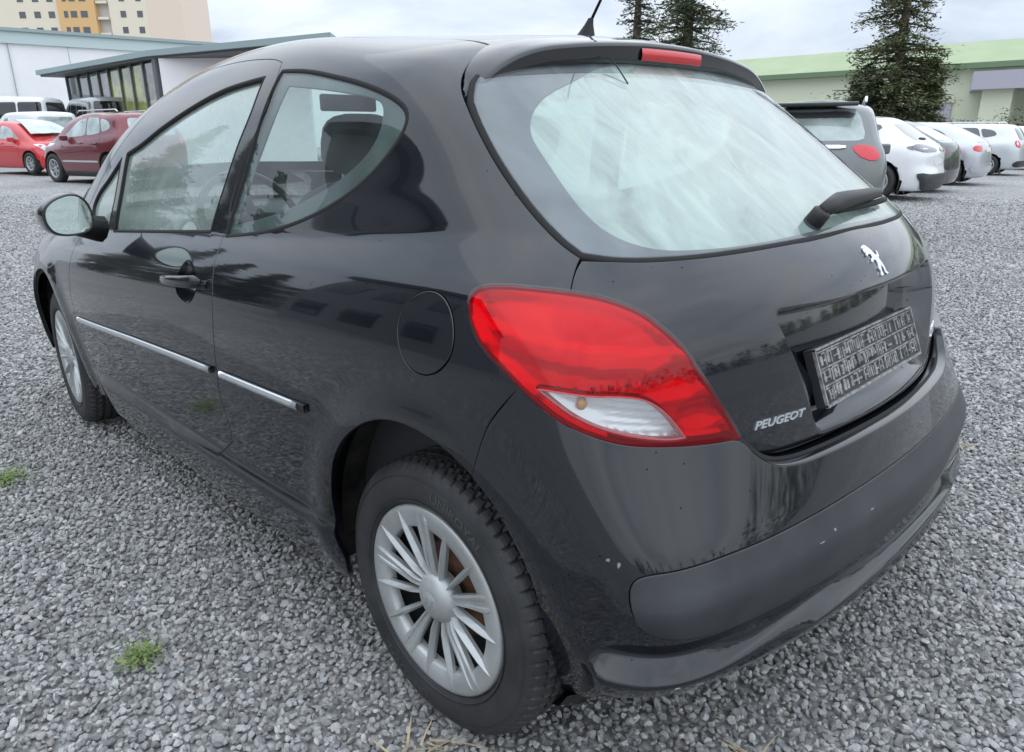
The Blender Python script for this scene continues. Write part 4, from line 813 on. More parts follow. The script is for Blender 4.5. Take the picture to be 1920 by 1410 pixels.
# right-hand light: mirrored meshes
tlr = empty('tail_light', (0, 0, 0)); tlr.parent = car
for o in list(tlb.children):
    if o.name.startswith('lamp_dot'): continue
    me = o.data.copy(); me.transform(Matrix.Translation((.009, .007, 0))@Matrix.Scale(-1, 4, (0, 1, 0))); me.flip_normals(); c = bpy.data.objects.new(o.name.split('.')[0], me); COL.objects.link(c); c.parent = tlr

# ---- wheel-arch liners and underbody
for cx in (0., 2.54):
    for sy in (1, -1):
        pr = [(.385, .80), (.395, .79), (.395, .55), (.10, .53)]
        m_ = MB().lathe([(r, sy*y) for r, y in pr], (cx+.008, 0, .335), 'y', 40, R_(-8), R_(188)); m_.build('wheel_arch_liner', M['liner'], car)
m_ = MB(); m_.box(.42, 2.1, -.80, .80, .20, .30); m_.box(-.45, 3.0, -.52, .52, .21, .30); m_.build('underbody', M['liner'], car)
# ---- cabin
inn = mat('dark_trim', (.045, .046, .05), .8); M['inner'] = inn
m_ = MB()
m_.box(-.30, 2.35, -.70, .70, .30, .33)
for s_ in (1, -1):
    m_.prism([(.0, .33), (2.2, .33), (2.2, .86), (.0, .93)], s_*.705, s_*.725, 1)
m_.box(-.36, -.30, -.62, .62, .33, .95); m_.build('cabin_tub', inn, car)
MB().prism([(1.72, .55), (1.72, .86), (1.80, .93), (2.05, .95), (2.38, .94), (2.38, .55)], -.70, .70, 1).build('dashboard', M['dash'], car, bevel=.02)
head = sym(pts((1.36, 0, 1.4), (1.33, .47, 1.4, 1), (.8, .49, 1.4), (.25, .47, 1.4, 1), (.16, 0, 1.4)))
panel('headlining', loop(head, .03, 1), M['lining'], car, chart=TOP, off=-.035, sp=.06, flange=False)
# parcel shelf
MB().prism([(-.30, -.60), (.16, -.62), (.16, .62), (-.30, .60)], .93, .945, 2).build('parcel_shelf', M['dash'], car, bevel=.004)
def cushion(name, cx, cy, cz, sx, sy, sz, m, parent, rx=0, n=10, pw=3.2):
    V = []; F = []
    for i in range(n+1):
        a = -math.pi/2+math.pi*i/n
        for k in range(16):
            b = 2*math.pi*k/16; g = lambda v: math.copysign(abs(v)**(2/pw), v)
            x, y, z = sx*g(math.cos(a))*g(math.cos(b)), sy*g(math.cos(a))*g(math.sin(b)), sz*g(math.sin(a))
            V.append((cx+x*math.cos(rx)+z*math.sin(rx), cy+y, cz-x*math.sin(rx)+z*math.cos(rx)))
    for i in range(n):
        for k in range(16): F.append((i*16+k, i*16+(k+1) % 16, (i+1)*16+(k+1) % 16, (i+1)*16+k))
    return link(name, V, F, m, parent, smooth=True)
for cy in (.36, -.36):
    st = empty('front_seat', (0, 0, 0)); st.parent = car
    cushion('seat', 1.30, cy, .50, .26, .24, .08, M['cloth'], st); cushion('backrest', .98, cy, .80, .07, .235, .31, M['cloth'], st, R_(-18))
    cushion('headrest', .865, cy, 1.20, .045, .125, .085, M['cloth'], st, R_(-14))
    for d in (-.05, .05): MB().tube([(.905, cy+d, 1.06), (.875, cy+d, 1.16)], .006).build('headrest_post', M['satin'], st)
st = empty('rear_seat', (0, 0, 0)); st.parent = car
cushion('seat', .45, 0, .50, .25, .62, .08, M['cloth'], st); cushion('backrest', .20, 0, .74, .07, .62, .24, M['cloth'], st, R_(-22))
for cy in (.36, -.36): cushion('headrest', .12, cy, 1.03, .045, .12, .07, M['cloth'], st, R_(-15))
# steering wheel
swc = np.array([1.62, .36, .93]); ax = np.array([-.88, 0, .47]); ax /= np.linalg.norm(ax); u_ = np.array([0, 1, 0]); v_ = np.cross(ax, u_)
rim = [swc+.185*(math.cos(a)*u_+math.sin(a)*v_) for a in np.linspace(0, 2*math.pi, 33)]
m_ = MB().tube(rim, .014, 8, False)
for a in (R_(0), R_(180), R_(-90)): m_.tube([swc, swc+.18*(math.cos(a)*u_+math.sin(a)*v_)], [.035, .012], 6)
m_.tube([swc-ax*.02, swc+ax*.02], [.06, .05], 12); m_.build('steering_wheel', M['black'], car)
MB().tube([swc-ax*.03, swc-ax*.25], .03, 8).build('steering_column', M['black'], car)
# rear-view mirror inside
MB().box(1.46, 1.48, -.12, .12, 1.31, 1.37).build('inside_mirror', M['black'], car, bevel=.008)

# ---- wheels
def make_wheel():
    wh = empty('wheel'); rr = .305
    # tyre with grooves and shoulder blocks
    prof = []
    side_pts = [(.2085, .070), (.2095, .083), (.216, .090), (.230, .0955), (.247, .0975), (.262, .096), (.274, .0925), (.283, .0885), (.2905, .0835), (.2960, .0775), (.2990, .071)]
    tread = [(.3015, .062, 'b'), (.3020, .052, 'b'), (.3025, .040, 'b'), (.3028, .0355, 'b'), (.2955, .0345, 'g'), (.2955, .0275, 'g'), (.303, .0265, 'c'), (.3035, .010, 'c'), (.3035, .006, 'c'), (.2965, .005, 'g'), (.2965, -.005, 'g')]
    full = [(r, y, 's') for r, y in side_pts]+tread+[(r, -y, k) for r, y, k in tread[::-1][1:] if True]+[(r, -y, 's') for r, y in side_pts[::-1]]
    nA = 66*6; V = []; F = []; m = len(full)
    for i in range(nA):
        for r, y, k in full:
            ph = (i+(2.0*(abs(y)-.06)/.01 if k in 'bc' else 0)) % 6
            rr_ = r
            if k == 'b' and ph >= 4.4: rr_ = r-.0065
            if k == 'c' and ((ph+2) % 6) >= 4.8: rr_ = r-.005
            if k == 's' and r > .288 and (i % 6) >= 4.4 : rr_ = r-.005*(r-.286)/.013
            yy_ = y
            if k == 's' and .288 < r and (i % 6) >= 4.4: yy_ = y-math.copysign(.003, y)
            a = 2*math.pi*i/nA; V.append((rr_*math.cos(a), yy_, rr_*math.sin(a)))
    for i in range(nA):
        j = (i+1) % nA
        for k in range(m-1): F.append((i*m+k, i*m+k+1, j*m+k+1, j*m+k))
    me_sm = [full[k][2] == 's' and full[k+1][2] == 's' and full[k][0] < .289 for i in range(nA) for k in range(m-1)]
    ty = link('tyre', V, [f_[::-1] for f_ in F], M['tyre'], wh); ty.data.polygons.foreach_set('use_smooth', me_sm)
    m_ = MB()
    for r_, w_ in ((.2205, .0012), (.2735, .001)): m_.lathe([(r_-w_, .0905 if r_ < .23 else .0925), (r_-w_, .0945 if r_ < .23 else .0948), (r_+w_, .0955 if r_ < .23 else .0938), (r_+w_, .0925 if r_ < .23 else .0915)], n=96)
    m_.build('sidewall_rib', M['tyre'], ty)
    for txt, a0, sz in (('UNIROYAL', R_(67), .026), ('UNIROYAL', R_(247), .026)):
        V, F = text_mesh(txt, sz, 0, .0006, .0004)
        if len(V):
            x, y, z = V.T; R0 = .249; a = a0-x*1.25/R0; r = R0+y
            side_y = np.interp(r, [p[0] for p in side_pts], [p[1] for p in side_pts])
            W_ = np.stack([-r*np.cos(a), side_y+.0006+(z > 0)*.0008, r*np.sin(a)], 1)
            link('sidewall_lettering', W_, [f_ for f_ in F], M['lettering'], ty)
    # steel wheel behind the cover, brake drum
    MB().lathe([(.0, .012), (.06, .012), (.09, .0), (.15, .008), (.185, .0), (.2, .05), (.2085, .07)]).build('steel_wheel', M['steel'], wh)
    MB().lathe([(.0, .030), (.03, .030), (.035, .034), (.10, .034), (.108, .028), (.11, .0)], n=40).build('brake_drum', M['rust'], wh)
    # plastic wheel cover
    cov = empty('wheel_cover'); cov.parent = wh
    MB().lathe([(.158, .066), (.160, .0835), (.165, .0885), (.180, .0915), (.196, .0925), (.204, .0915), (.2085, .088), (.2095, .078), (.2085, .068)], n=96).build('rim_ring', M['silver'], cov)
    MB().lathe([(.0, .097), (.020, .097), (.0215, .0955), (.0235, .0955), (.036, .0925), (.047, .086), (.054, .078), (.058, .066), (.058, .05)], n=64).build('hub_dome', M['silver'], cov)
    # raised lion on the hub
    V, F = lion_mesh(.032, .0022); link('emblem', np.stack([V[:, 0], V[:, 2]+.0972, V[:, 1]], 1)*[-1, 1, 1], F, M['silver'], cov)
    def spoke(a, kind):
        if kind == 'w': st = [(.050, .0095, .074, .078), (.075, .0110, .079, .086), (.105, .0130, .083, .0890), (.135, .0155, .0865, .0912), (.160, .0180, .090, .0938), (.178, .0195, .0915, .0952), (.186, .0190, .0918, .0950), (.197, .0150, .0918, .0928)]
        else: st = [(.050, .0050, .070, .079), (.075, .0058, .076, .088), (.105, .0068, .081, .0915), (.135, .0074, .085, .0942), (.158, .0072, .088, .0958), (.175, .0058, .0905, .0956), (.188, .0034, .0920, .0948), (.199, .0004, .0925, .0930)]
        V = []; F = []; c_, s_ = math.cos(a), math.sin(a)
        for r, w_, ye, yr in st:
            if kind == 'w': cs = [(-w_, ye-.010), (-w_, ye), (-w_*.72, yr), (-w_*.40, yr-.0008), (-w_*.28, ye+.0004), (w_*.30, ye-.0004), (w_*.42, yr-.002), (w_*.74, yr-.001), (w_, ye), (w_, ye-.010)]
            else: cs = [(-w_, ye-.009), (-w_, ye), (-w_*.18, yr), (w_*.10, yr), (w_, ye-.001), (w_, ye-.009)]
            for t, y in cs: V.append((-(r*c_-t*s_), y, r*s_+t*c_))
        k = len(cs)
        for i in range(len(st)-1):
            for j in range(k-1): F.append((i*k+j, i*k+j+1, (i+1)*k+j+1, (i+1)*k+j))
        link('spoke', V, F, M['silver'], cov)
    for g in range(5):
        a0 = R_(96)+g*R_(72)
        spoke(a0, 'w'); spoke(a0+R_(23), 'n'); spoke(a0-R_(23), 'n')
    return wh
def lion_mesh(h, t):
    """rampant lion outline, height h, thickness t"""
    o = [(-.30, .34), (-.38, .40), (-.42, .34), (-.34, .28), (-.42, .22), (-.38, .16), (-.24, .22), (-.12, .20), (-.16, .10), (-.30, .06), (-.36, -.02), (-.28, -.04), (-.14, .02), (-.04, .00), (-.06, -.12), (-.14, -.24), (-.10, -.34), (-.20, -.46), (-.12, -.50), (.02, -.48), (-.02, -.36), (.04, -.26), (.10, -.18), (.16, -.28), (.14, -.42), (.24, -.50), (.36, -.48), (.26, -.40), (.28, -.26), (.26, -.10), (.22, .04), (.34, .10), (.40, .24), (.34, .26), (.28, .16), (.16, .14), (.10, .24), (.04, .36), (-.04, .44), (-.12, .50), (-.24, .48), (-.30, .42)]
    P = np.array(o)*h; n = len(P); V = [(x, y, 0) for x, y in P]+[(x*.98, y*.98, t) for x, y in P]
    F = [(i, (i+1) % n, n+(i+1) % n, n+i) for i in range(n)]
    r = delaunay_2d_cdt([Vector(p) for p in P], [(i, (i+1) % n) for i in range(n)], [], 1, 1e-9)
    back = {tuple(np.round(p, 7)): i for i, p in enumerate(P)}
    idx = [r[3][k][0] for k in range(len(r[0]))]
    F += [tuple(n+idx[k] for k in t_) for t_ in r[2]]
    return np.array(V, float), F
M['lettering'] = mat('raised_rubber_lettering', (.05, .052, .055), .5)
wheel = make_wheel()
def place_wheel(o, x, y, rz, par):
    o.parent = par; o.location = (x, y, .305); o.rotation_euler = (0, 0, rz); return o
place_wheel(wheel, 0, .748, 0, car)
w2 = place_wheel(copy_tree(wheel), 2.54, .748, R_(-4), car)
w3 = place_wheel(copy_tree(wheel), 0, -.748, math.pi, car); w4 = place_wheel(copy_tree(wheel), 2.54, -.748, math.pi-R_(4), car)
wheel.rotation_euler = (0, 0, 0)

# ---- door mirror
def mirror_side(sy):
    mt = empty('door_mirror'); mt.parent = car
    out = np.array([(.955, 1.058), (.935, 1.052), (.918, 1.034), (.909, 1.008), (.907, .980), (.913, .955), (.930, .941), (.965, .934), (1.0, .936), (1.022, .946), (1.036, .968), (1.040, .994), (1.034, 1.018), (1.012, 1.040), (.984, 1.053)])
    o_ = np.concatenate([out, np.zeros((len(out), 2))], 1)
    lp, c_ = smooth_loop(np.stack([out[:, 0], out[:, 1], 0*out[:, 0], 0*out[:, 0]], 1), True, .008); lp = lp[:, :2]; cen = lp.mean(0)
    X = 1.585; V = []; F = []; n = len(lp)
    tilt = lambda y: (y-1.0)*.10
    for s_, dx in ((.93, .004), (.965, -.004), (1.0, -.002), (1.04, .008), (1.07, .03), (1.075, .055), (1.05, .085), (.95, .115), (.75, .14), (.4, .155), (.02, .16)):
        for y, z in lp: yy_, zz_ = cen+(np.array([y, z])-cen)*s_; V.append((X+dx+tilt(yy_), sy*yy_, zz_))
    k = 11
    for a in range(k-1):
        for i in range(n): F.append((a*n+i, a*n+(i+1) % n, (a+1)*n+(i+1) % n, (a+1)*n+i) if sy > 0 else (a*n+i, (a+1)*n+i, (a+1)*n+(i+1) % n, a*n+(i+1) % n))
    hs = link('mirror_housing', V, F, M['paint'], mt, smooth=True, mats=[M['black'], M['paint']], midx=[0 if f_i < 3*n else 1 for f_i in range(len(F))])
    V = [(X+.006+tilt(cen[0]), sy*cen[0], cen[1])]+[(X+.006+tilt(cen[0]+(y-cen[0])*.935), sy*(cen[0]+(y-cen[0])*.935), cen[1]+(z-cen[1])*.935) for y, z in lp]
    # glass is aimed slightly outwards
    link('mirror_glass', V, [(0, 1+i, 1+(i+1) % n) for i in range(n)], M['mirror'], mt)
    m_ = MB(); m_.tube([(X+.10, sy*.86, .935), (X+.08, sy*.93, .955), (X+.06, sy*.97, .975)], [.045, .036, .03], 10); m_.build('mirror_arm', M['black'], mt)
mirror_side(1); mirror_side(-1)

# ---- aerial, wiper, badges, plate
ant = empty('roof_aerial'); ant.parent = car
m_ = MB(); bx, bz = .325, 1.466
st = [(0, .034, .014), (.012, .026, .011), (.030, .014, .008), (.045, .008, .005)]
V = []; F = []
for h, lx, ly in st:
    for k in range(14):
        a = 2*math.pi*k/14; V.append((bx-.012*0+lx*math.cos(a)-h*.45, ly*math.sin(a), bz+h))
for i in range(3):
    for k in range(14): F.append((i*14+k, i*14+(k+1) % 14, (i+1)*14+(k+1) % 14, (i+1)*14+k))
link('aerial_base', V, F, M['black'], ant, smooth=True)
MB().tube([(bx-.018, 0, bz+.035), (bx-.11, 0, bz+.17), (bx-.26, 0, bz+.40)], [.004, .003, .002], 8).build('aerial_rod', M['black'], ant)
wp = empty('rear_wiper'); wp.parent = car
def og(y, z, off):
    P = CAP.fwd(CAP.inv(np.array([[-.40+.25*y*y, y, z]])), fbody); return P[0]+grad(fbody, P)[0]*off
m_ = MB(); m_.tube([og(.115, 1.050, -.01), og(.115, 1.050, .026), og(.115, 1.050, .032)], [.020, .019, .013], 14); m_.build('wiper_spindle', M['black'], wp)
armp = [og(.115, 1.05, .026), og(.08, 1.055, .034), og(.04, 1.062, .036), og(-.02, 1.066, .034), og(-.12, 1.070, .030), og(-.22, 1.074, .026), og(-.30, 1.076, .022), og(-.35, 1.074, .016)]
MB().tube(armp, [.014, .017, .019, .018, .016, .015, .013, .008], 10).build('wiper_arm', M['black'], wp)
MB().tube([og(.03, 1.056, .014)]+[og(y, 1.058, .012) for y in np.linspace(0, -.36, 10)], .007, 6).build('wiper_blade', M['rubber'], wp)
# lion on the tailgate
def place_flat(V, y0, z0, off, f=fgate, flipx=True):
    q = np.stack([np.full(len(V), -.5), y0-V[:, 0], z0+V[:, 1]], 1); P = CAP.fwd(CAP.inv(q), fbody)
    # same elevation chart, so re-solve for the wanted height
    for _ in range(3): q = q+np.stack([0*P[:, 0], (y0-V[:, 0])-P[:, 1], (z0+V[:, 1])-P[:, 2]], 1); P = CAP.fwd(CAP.inv(q), f)
    return P+grad(f, P, 1e-3)*(off+V[:, 2:3])
V, F = lion_mesh(.060, .003); link('emblem', place_flat(V*[1.25, 1, 1], .012, .968, .0005), F, M['chrome'], car)
V, F = text_mesh('PEUGEOT', .0205, .25, .0012, .0006); V[:, 0] *= .1335/(V[:, 0].max()-V[:, 0].min())
link('badge_lettering', place_flat(V, .413, .728, .0012), F, M['satin'], car)
V, F = text_mesh('207', .034, .15, .0012, .0008); V[:, 0] *= .075/(V[:, 0].max()-V[:, 0].min())
link('badge_lettering', place_flat(V, -.415, .742, .0012), F, M['satin'], car)
# number-plate holder
ph = empty('plate_holder'); ph.parent = car
c0 = np.array([-.5075, 0, .770]); up_ = np.array([.356, 0, .934]); nrm_ = np.array([-.934, 0, .356])
def pl(y, h, d): return c0+up_*h+nrm_*d+np.array([0, y, 0])
M['holder'] = mat('scuffed_black_plastic', (.03, .032, .035), .45); M['holder_rib'] = mat('grey_scuffed_ribs', (.20, .20, .20), .5)
vary(M['holder_rib'], (.10, .10, .10), (.34, .34, .33), 60, 4)
def pbox(mb_, y0, y1, h0, h1, d0, d1):
    V = [pl(y, h, d) for d in (d0, d1) for h in (h0, h1) for y in (y0, y1)]
    mb_.add(V, [(0, 1, 3, 2), (4, 6, 7, 5), (0, 4, 5, 1), (2, 3, 7, 6), (0, 2, 6, 4), (1, 5, 7, 3)])
m_ = MB(); pbox(m_, -.262, .262, -.058, .058, -.020, -.002); m_.build('backing', M['holder'], ph)
m_ = MB()
for a in ((-.262, .262, -.0595, -.054), (-.262, .262, .054, .0585), (.257, .262, -.058, .058), (-.262, -.257, -.058, .058)): pbox(m_, *a, -.002, .004)
m_.build('rim', M['holder_rib'], ph)
rr2 = random.Random(4); m_ = MB()
for row in range(3):
    h0 = -.050+row*.034; y = -.25
    while y < .245:
        w_ = rr2.choice([.004, .005, .007, .010]); g_ = rr2.choice([.004, .005, .006, .012])
        if rr2.random() < .8: pbox(m_, y, y+w_, h0+rr2.uniform(0, .005), h0+.028-rr2.uniform(0, .006), -.002, .0012)
        if rr2.random() < .30: pbox(m_, y, min(y+w_*4, .25), h0+.024, h0+.028, -.002, .0010)
        if rr2.random() < .25: pbox(m_, y, min(y+w_*3, .25), h0+.010, h0+.014, -.002, .0011)
        y += w_+g_
    pbox(m_, -.25, .25, h0+.0295, h0+.0325, -.002, .0015)
m_.build('ribs', M['holder_rib'], ph)

# chips and scuffs on the bumper
M['chip'] = mat('scraped_paint', (.22, .22, .225), .7)
def chip(pos, w_, h_, f, seed):
    rg_ = np.random.default_rng(seed); c = CAPL.fwd(CAPL.inv(np.array([pos])), f)[0]; n_ = grad(f, c[None], 1e-3)[0]; a = np.cross(n_, [0, 0, 1]); a /= np.linalg.norm(a); b_ = np.cross(a, n_)*-1
    P = []
    for k in range(9):
        t = 2*math.pi*k/9; r = rg_.uniform(.5, 1.1); P.append(c+a*w_*r*math.cos(t)+b_*h_*r*math.sin(t))
    P = CAPL.fwd(CAPL.inv(np.array(P)), f); P = P+grad(f, P, 1e-3)*.0009
    link('paint_chip', np.concatenate([P, P-n_*.002]), [tuple(range(9))]+[(k, (k+1) % 9, 9+(k+1) % 9, 9+k) for k in range(9)], M['chip'], car)
chip((-.419, .795, .568), .004, .003, fb3, 1); chip((-.434, .786, .562), .0035, .007, fb3, 2); chip((-.486, .70, .352), .007, .003, fb3, 3); chip((-.497, .655, .348), .010, .003, fb3, 4)
chip((-.60, .398, .512), .010, .0016, ftrim, 5); chip((-.606, .356, .521), .004, .004, ftrim, 6); chip((-.618, .22, .519), .008, .0018, ftrim, 7)

# ---------------------------------------------------------------- other vehicles
def bdict(**k): d = dict(BB); d.update(k); return d
B_SUV = bdict(xr=[-.72, -.77, -.80, -.81, -.81, -.80, -.79, -.78, -.76, -.72, -.66, -.60, -.54, -.46, -.36], cr=[.14]*15, zt=[1.44, 1.46, 1.48, 1.49, 1.50, 1.505, 1.51, 1.51, 1.49, 1.42, 1.27, 1.08, .99, .95, .90], tr=[.012, .03], xf=[3.22, 3.30, 3.33, 3.34, 3.34, 3.32, 3.28, 3.2, 3.2, 3.2, 3.2])
B_A3 = bdict(xr=[-.62, -.68, -.71, -.72, -.72, -.71, -.70, -.68, -.66, -.60, -.44, -.24, -.02, .18, .38], cr=[.20]*15)
B_VAN = bdict(W=[.78, .83, .86, .875, .885, .89, .892, .89, .885, .87, .85, .83, .81, .79, .76], tr=[.005, .01], xr=[-.85]*10+[-.84, -.83, -.82, -.80, -.76], cr=[.06]*15, ct=[.05]*15, zt=[1.47, 1.49, 1.50, 1.505, 1.51, 1.51, 1.51, 1.51, 1.51, 1.50, 1.46, 1.32, 1.12, .98, .90], xf=[3.3, 3.36, 3.38, 3.38, 3.36, 3.3, 3.3, 3.3, 3.3, 3.3, 3.3], tf=[.01, .02])
REAR = Axis(0, -1, 1.0, 3.0); FRT = Axis(0, 1, 1.5, 2.6)
def poly3(ax, P, c=1):
    """side polygon (x,z) or end polygon (y,z) -> loop points"""
    return [([a, .8, b_, c] if ax == 's' else [0, a, b_, c]) for a, b_ in P]
_shells = {}
def carpaint(name, col, metal=.3, rough=.35):
    m = mat(name, col, rough, metal, coat=1, coatr=.03); return m
M['glass_far'] = mat('tinted_car_glass', (.05, .065, .065), .05, coat=1); M['glass_pale'] = mat('pale_car_glass', (.34, .43, .41), .08, coat=1); M['glass_black'] = mat('dark_van_glass', (.012, .013, .015), .06, coat=1)
vary(M['glass_pale'], (.20, .27, .26), (.48, .56, .54), 2.5, 5)  # pale tones imitate daylight showing through these opaque windows
M['lamp_red'] = mat('red_rear_lamp', (.62, .015, .03), .12, coat=1); M['lamp_clear'] = mat('clear_headlamp', (.70, .72, .74), .1, .3, coat=1); M['lamp_smoke'] = mat('smoked_rear_lamp', (.16, .15, .17), .12, coat=1)
M['plate'] = mat('white_number_plate', (.7, .7, .68), .5)
def vehicle(name, loc, rz, S, B, col_m, label, glass='glass_far', side=(), rear=(), front=(), extra=(), wheel_r=.315, rails=None, cat='car', group=None, wheels=(0, 2.54), bump_m=None, cover='silver'):
    root = empty(name, (loc[0], loc[1], float(gz(loc[0], loc[1]))), rz, label, cat, group)
    S = np.array(S, float)
    f = lambda P: body_f(P/S, B)*S.min()
    bxz = .75*S[2]
    # shell on a stadium-shaped grid
    xa, xb = .35*S[0], 2.5*S[0]; us = []
    for a in np.linspace(0, math.pi/2, 19)[:-1]: us.append(((xa, 0), (-math.cos(a), math.sin(a))))
    for x in np.linspace(xa, xb, 64): us.append(((x, 0), (0, 1)))
    for a in np.linspace(0, math.pi/2, 13)[1:]: us.append(((xb, 0), (math.sin(a), math.cos(a))))
    us = us+[((o_[0], 0), (d[0], -d[1])) for o_, d in us[::-1][1:-1]]; nU = len(us)
    vs = np.concatenate([np.linspace(-46, 0, 26)[:-1], np.linspace(0, 88.5, 24)]); nV = len(vs)
    Oo = []; Dd = []
    for (ox, _), (dx, dy) in us:
        for v in vs: c_ = math.cos(R_(v)); Oo.append((ox, 0, bxz)); Dd.append((dx*c_, dy*c_, math.sin(R_(v))))
    P = cast(f, np.array(Oo), np.array(Dd), 2.6, .05, 50); Nn = grad(f, P, 1e-3)
    F = [(i*nV+j, ((i+1) % nU)*nV+j, ((i+1) % nU)*nV+j+1, i*nV+j+1) for i in range(nU) for j in range(nV-1)]
    # cut the wheel openings
    keep = []
    cen = P[np.array(F)].mean(1); hole = np.zeros(len(F), bool)
    for cx in wheels: hole |= (np.hypot(cen[:, 0]-cx*S[0], cen[:, 2]-wheel_r*1.02) < wheel_r*1.14) & (np.abs(cen[:, 1]) > .5*S[1])
    Pm = P.copy()
    ra = wheel_r*1.17
    F = [q for q, h_ in zip(F, hole) if not h_]
    used = np.zeros(len(P), bool); 
    for cx in wheels:      # pull the ragged edge of the opening onto a clean circle
        d = np.stack([P[:, 0]-cx*S[0], P[:, 2]-wheel_r*1.02], 1); r_ = np.hypot(*d.T); nr = (r_ < ra+.022) & (np.abs(P[:, 1]) > .5*S[1])
        Pm[nr, 0] = cx*S[0]+d[nr, 0]/r_[nr]*np.maximum(ra, r_[nr]); Pm[nr, 2] = wheel_r*1.02+d[nr, 1]/r_[nr]*np.maximum(ra, r_[nr])
    F.append(tuple(i*nV+nV-1 for i in range(nU)))
    link('body', Pm, F, col_m, root, smooth=True)
    k = 0
    for kind, polys in (('s', side), ('r', rear), ('f', front)):
        for nm, mt, P2, dpt in polys:
            P3 = [(a*S[0 if kind == 's' else 1], b_*S[2]) for a, b_ in P2]; q, c_ = smooth_loop(poly3(kind if kind == 's' else 'e', P3, 1), True, .09); q = relax(q, c_*False, 1)
            ch = SIDE if kind == 's' else (REAR if kind == 'r' else FRT)
            panel(nm, q, M[mt] if isinstance(mt, str) else mt, root, f=f, chart=ch, sp=.11, inset=0, off=dpt, depth=.02, rnd=.004, mirror=(kind == 's'))
            if kind != 's' and max(p[0] for p in P2) > 0 and min(p[0] for p in P2) > 0:
                q2 = q[::-1]*[1, -1, 1]; panel(nm, q2, M[mt] if isinstance(mt, str) else mt, root, f=f, chart=ch, sp=.11, inset=0, off=dpt, depth=.02, rnd=.004)
    for cx in wheels:
        for sy in (1, -1):
            yw = sy*(.885*S[1]-.105)
            MB().lathe([(ra+.004, yw+sy*.085), (ra+.01, yw-sy*.2), (.05, yw-sy*.22)], (cx*S[0], 0, wheel_r*1.02), 'y', 20, R_(-20), R_(200)).build('wheel_arch', M['liner'], root)
            w_ = empty('wheel', (cx*S[0], yw, wheel_r), 0 if sy > 0 else math.pi); w_.parent = root
            if 'tyre' not in _shells:
                t_ = MB().lathe([(.64, .06), (.66, .095), (.80, .105), (.93, .095), (1, .07), (1, -.07), (.93, -.095), (.66, -.09)], n=28).build('tyre', M['tyre'], w_)
                r_ = MB().lathe([(.0, .05), (.10, .055), (.14, .045), (.2, .02), (.50, .0), (.52, .07), (.60, .09), (.655, .09), (.66, .07)], n=28); _shells['tyre'] = t_.data
                sp_ = MB()
                for q in range(7):
                    a = 2*math.pi*q/7; c_, s_ = math.cos(a), math.sin(a)
                    V = [(r*c_-t*s_, y, r*s_+t*c_) for r, y, w__ in ((.10, .062, .07), (.58, .085, .055)) for t in (-w__, w__)]+[(r*c_-t*s_, y-.04, r*s_+t*c_) for r, y, w__ in ((.10, .062, .07), (.58, .085, .055)) for t in (-w__, w__)]
                    sp_.add(V, [(0, 1, 3, 2), (0, 2, 6, 4), (1, 5, 7, 3)])
                sp_.lathe([(.50, .02), (.52, .08), (.60, .095), (.655, .095), (.66, .07)], n=28); sp_.lathe([(0, .075), (.1, .07), (.14, .05)], n=14)
                r2_ = sp_.build('rim', M['silver'], w_); _shells['rim'] = r2_.data
                bk = MB().lathe([(0, .0), (.55, .0)], n=20).build('brake_disc', M['steel'], w_); _shells['disc'] = bk.data
            else:
                for nm, k_ in (('tyre', 'tyre'), ('rim', 'rim'), ('brake_disc', 'disc')):
                    o_ = bpy.data.objects.new(nm, _shells[k_]); COL.objects.link(o_); o_.parent = w_
            w_.scale = (wheel_r, 1, wheel_r)
    if rails:
        for sy in (1, -1):
            x0, x1, y_, z_ = rails; MB().tube([(x0, sy*y_, z_-.05), (x0+.08, sy*y_, z_), (x1-.08, sy*y_, z_), (x1, sy*y_, z_-.05)], .016, 6).build('roof_rail', M['satin'], root)
    side_gaps = [(.93, .42, .95), (2.04, .45, .88)]+([(.06, .85, .97)] if len([q for q in side if q[0] == 'side_window']) < 3 else [(.27, .62, 1.02)])
    for gx0, gz0, gz1 in side_gaps:
        q, c_ = smooth_loop([[gx0*S[0]+dx_, .8, z_*S[2], 1] for dx_, z_ in ((-.004, gz0), (.004, gz0), (.004, gz1), (-.004, gz1))], True, .08)
        ribbon('door_gap', np.array([[gx0*S[0], .8*S[1], z_] for z_ in np.linspace(gz0*S[2], gz1*S[2], 10)]), M['black'], root, f=f, chart=SIDE, closed=False, mirror=True, prof=[(-.005, -.004), (-.004, .0015), (.004, .0015), (.005, -.004)])
    for hx in (1.04,)+((.36,) if len([q for q in side if q[0] == 'side_window']) > 2 else ()):
        ribbon('door_handle', np.array([[hx*S[0]+t_, .8*S[1], .86*S[2]] for t_ in np.linspace(0, .19, 6)]), col_m, root, f=f, chart=SIDE, closed=False, mirror=True, prof=[(-.014, .0), (-.012, .028), (.012, .030), (.014, .0)])
    ribbon('side_crease', np.array([[x_*S[0], .8*S[1], .80*S[2]] for x_ in np.linspace(.4, 2.0, 14)]), col_m, root, f=f, chart=SIDE, closed=False, mirror=True, prof=[(-.03, -.002), (0, .006), (.03, -.002)])
    for nm, mt, x0, x1, y0, y1, z0, z1 in extra: MB().box(x0, x1, y0, y1, z0, z1).build(nm, M[mt], root, bevel=min(.02, (x1-x0)/3, abs(y1-y0)/3, (z1-z0)/3))
    # door mirrors
    for sy in (1, -1):
        if cat == 'van': break
        c = np.array([1.75*S[0], sy*.98*S[1], .97*S[2]]); MB().box(c[0]-.05, c[0]+.09, min(c[1], c[1]-sy*.16), max(c[1], c[1]-sy*.16), c[2]-.06, c[2]+.07).build('door_mirror', col_m, root, bevel=.025)
    return root
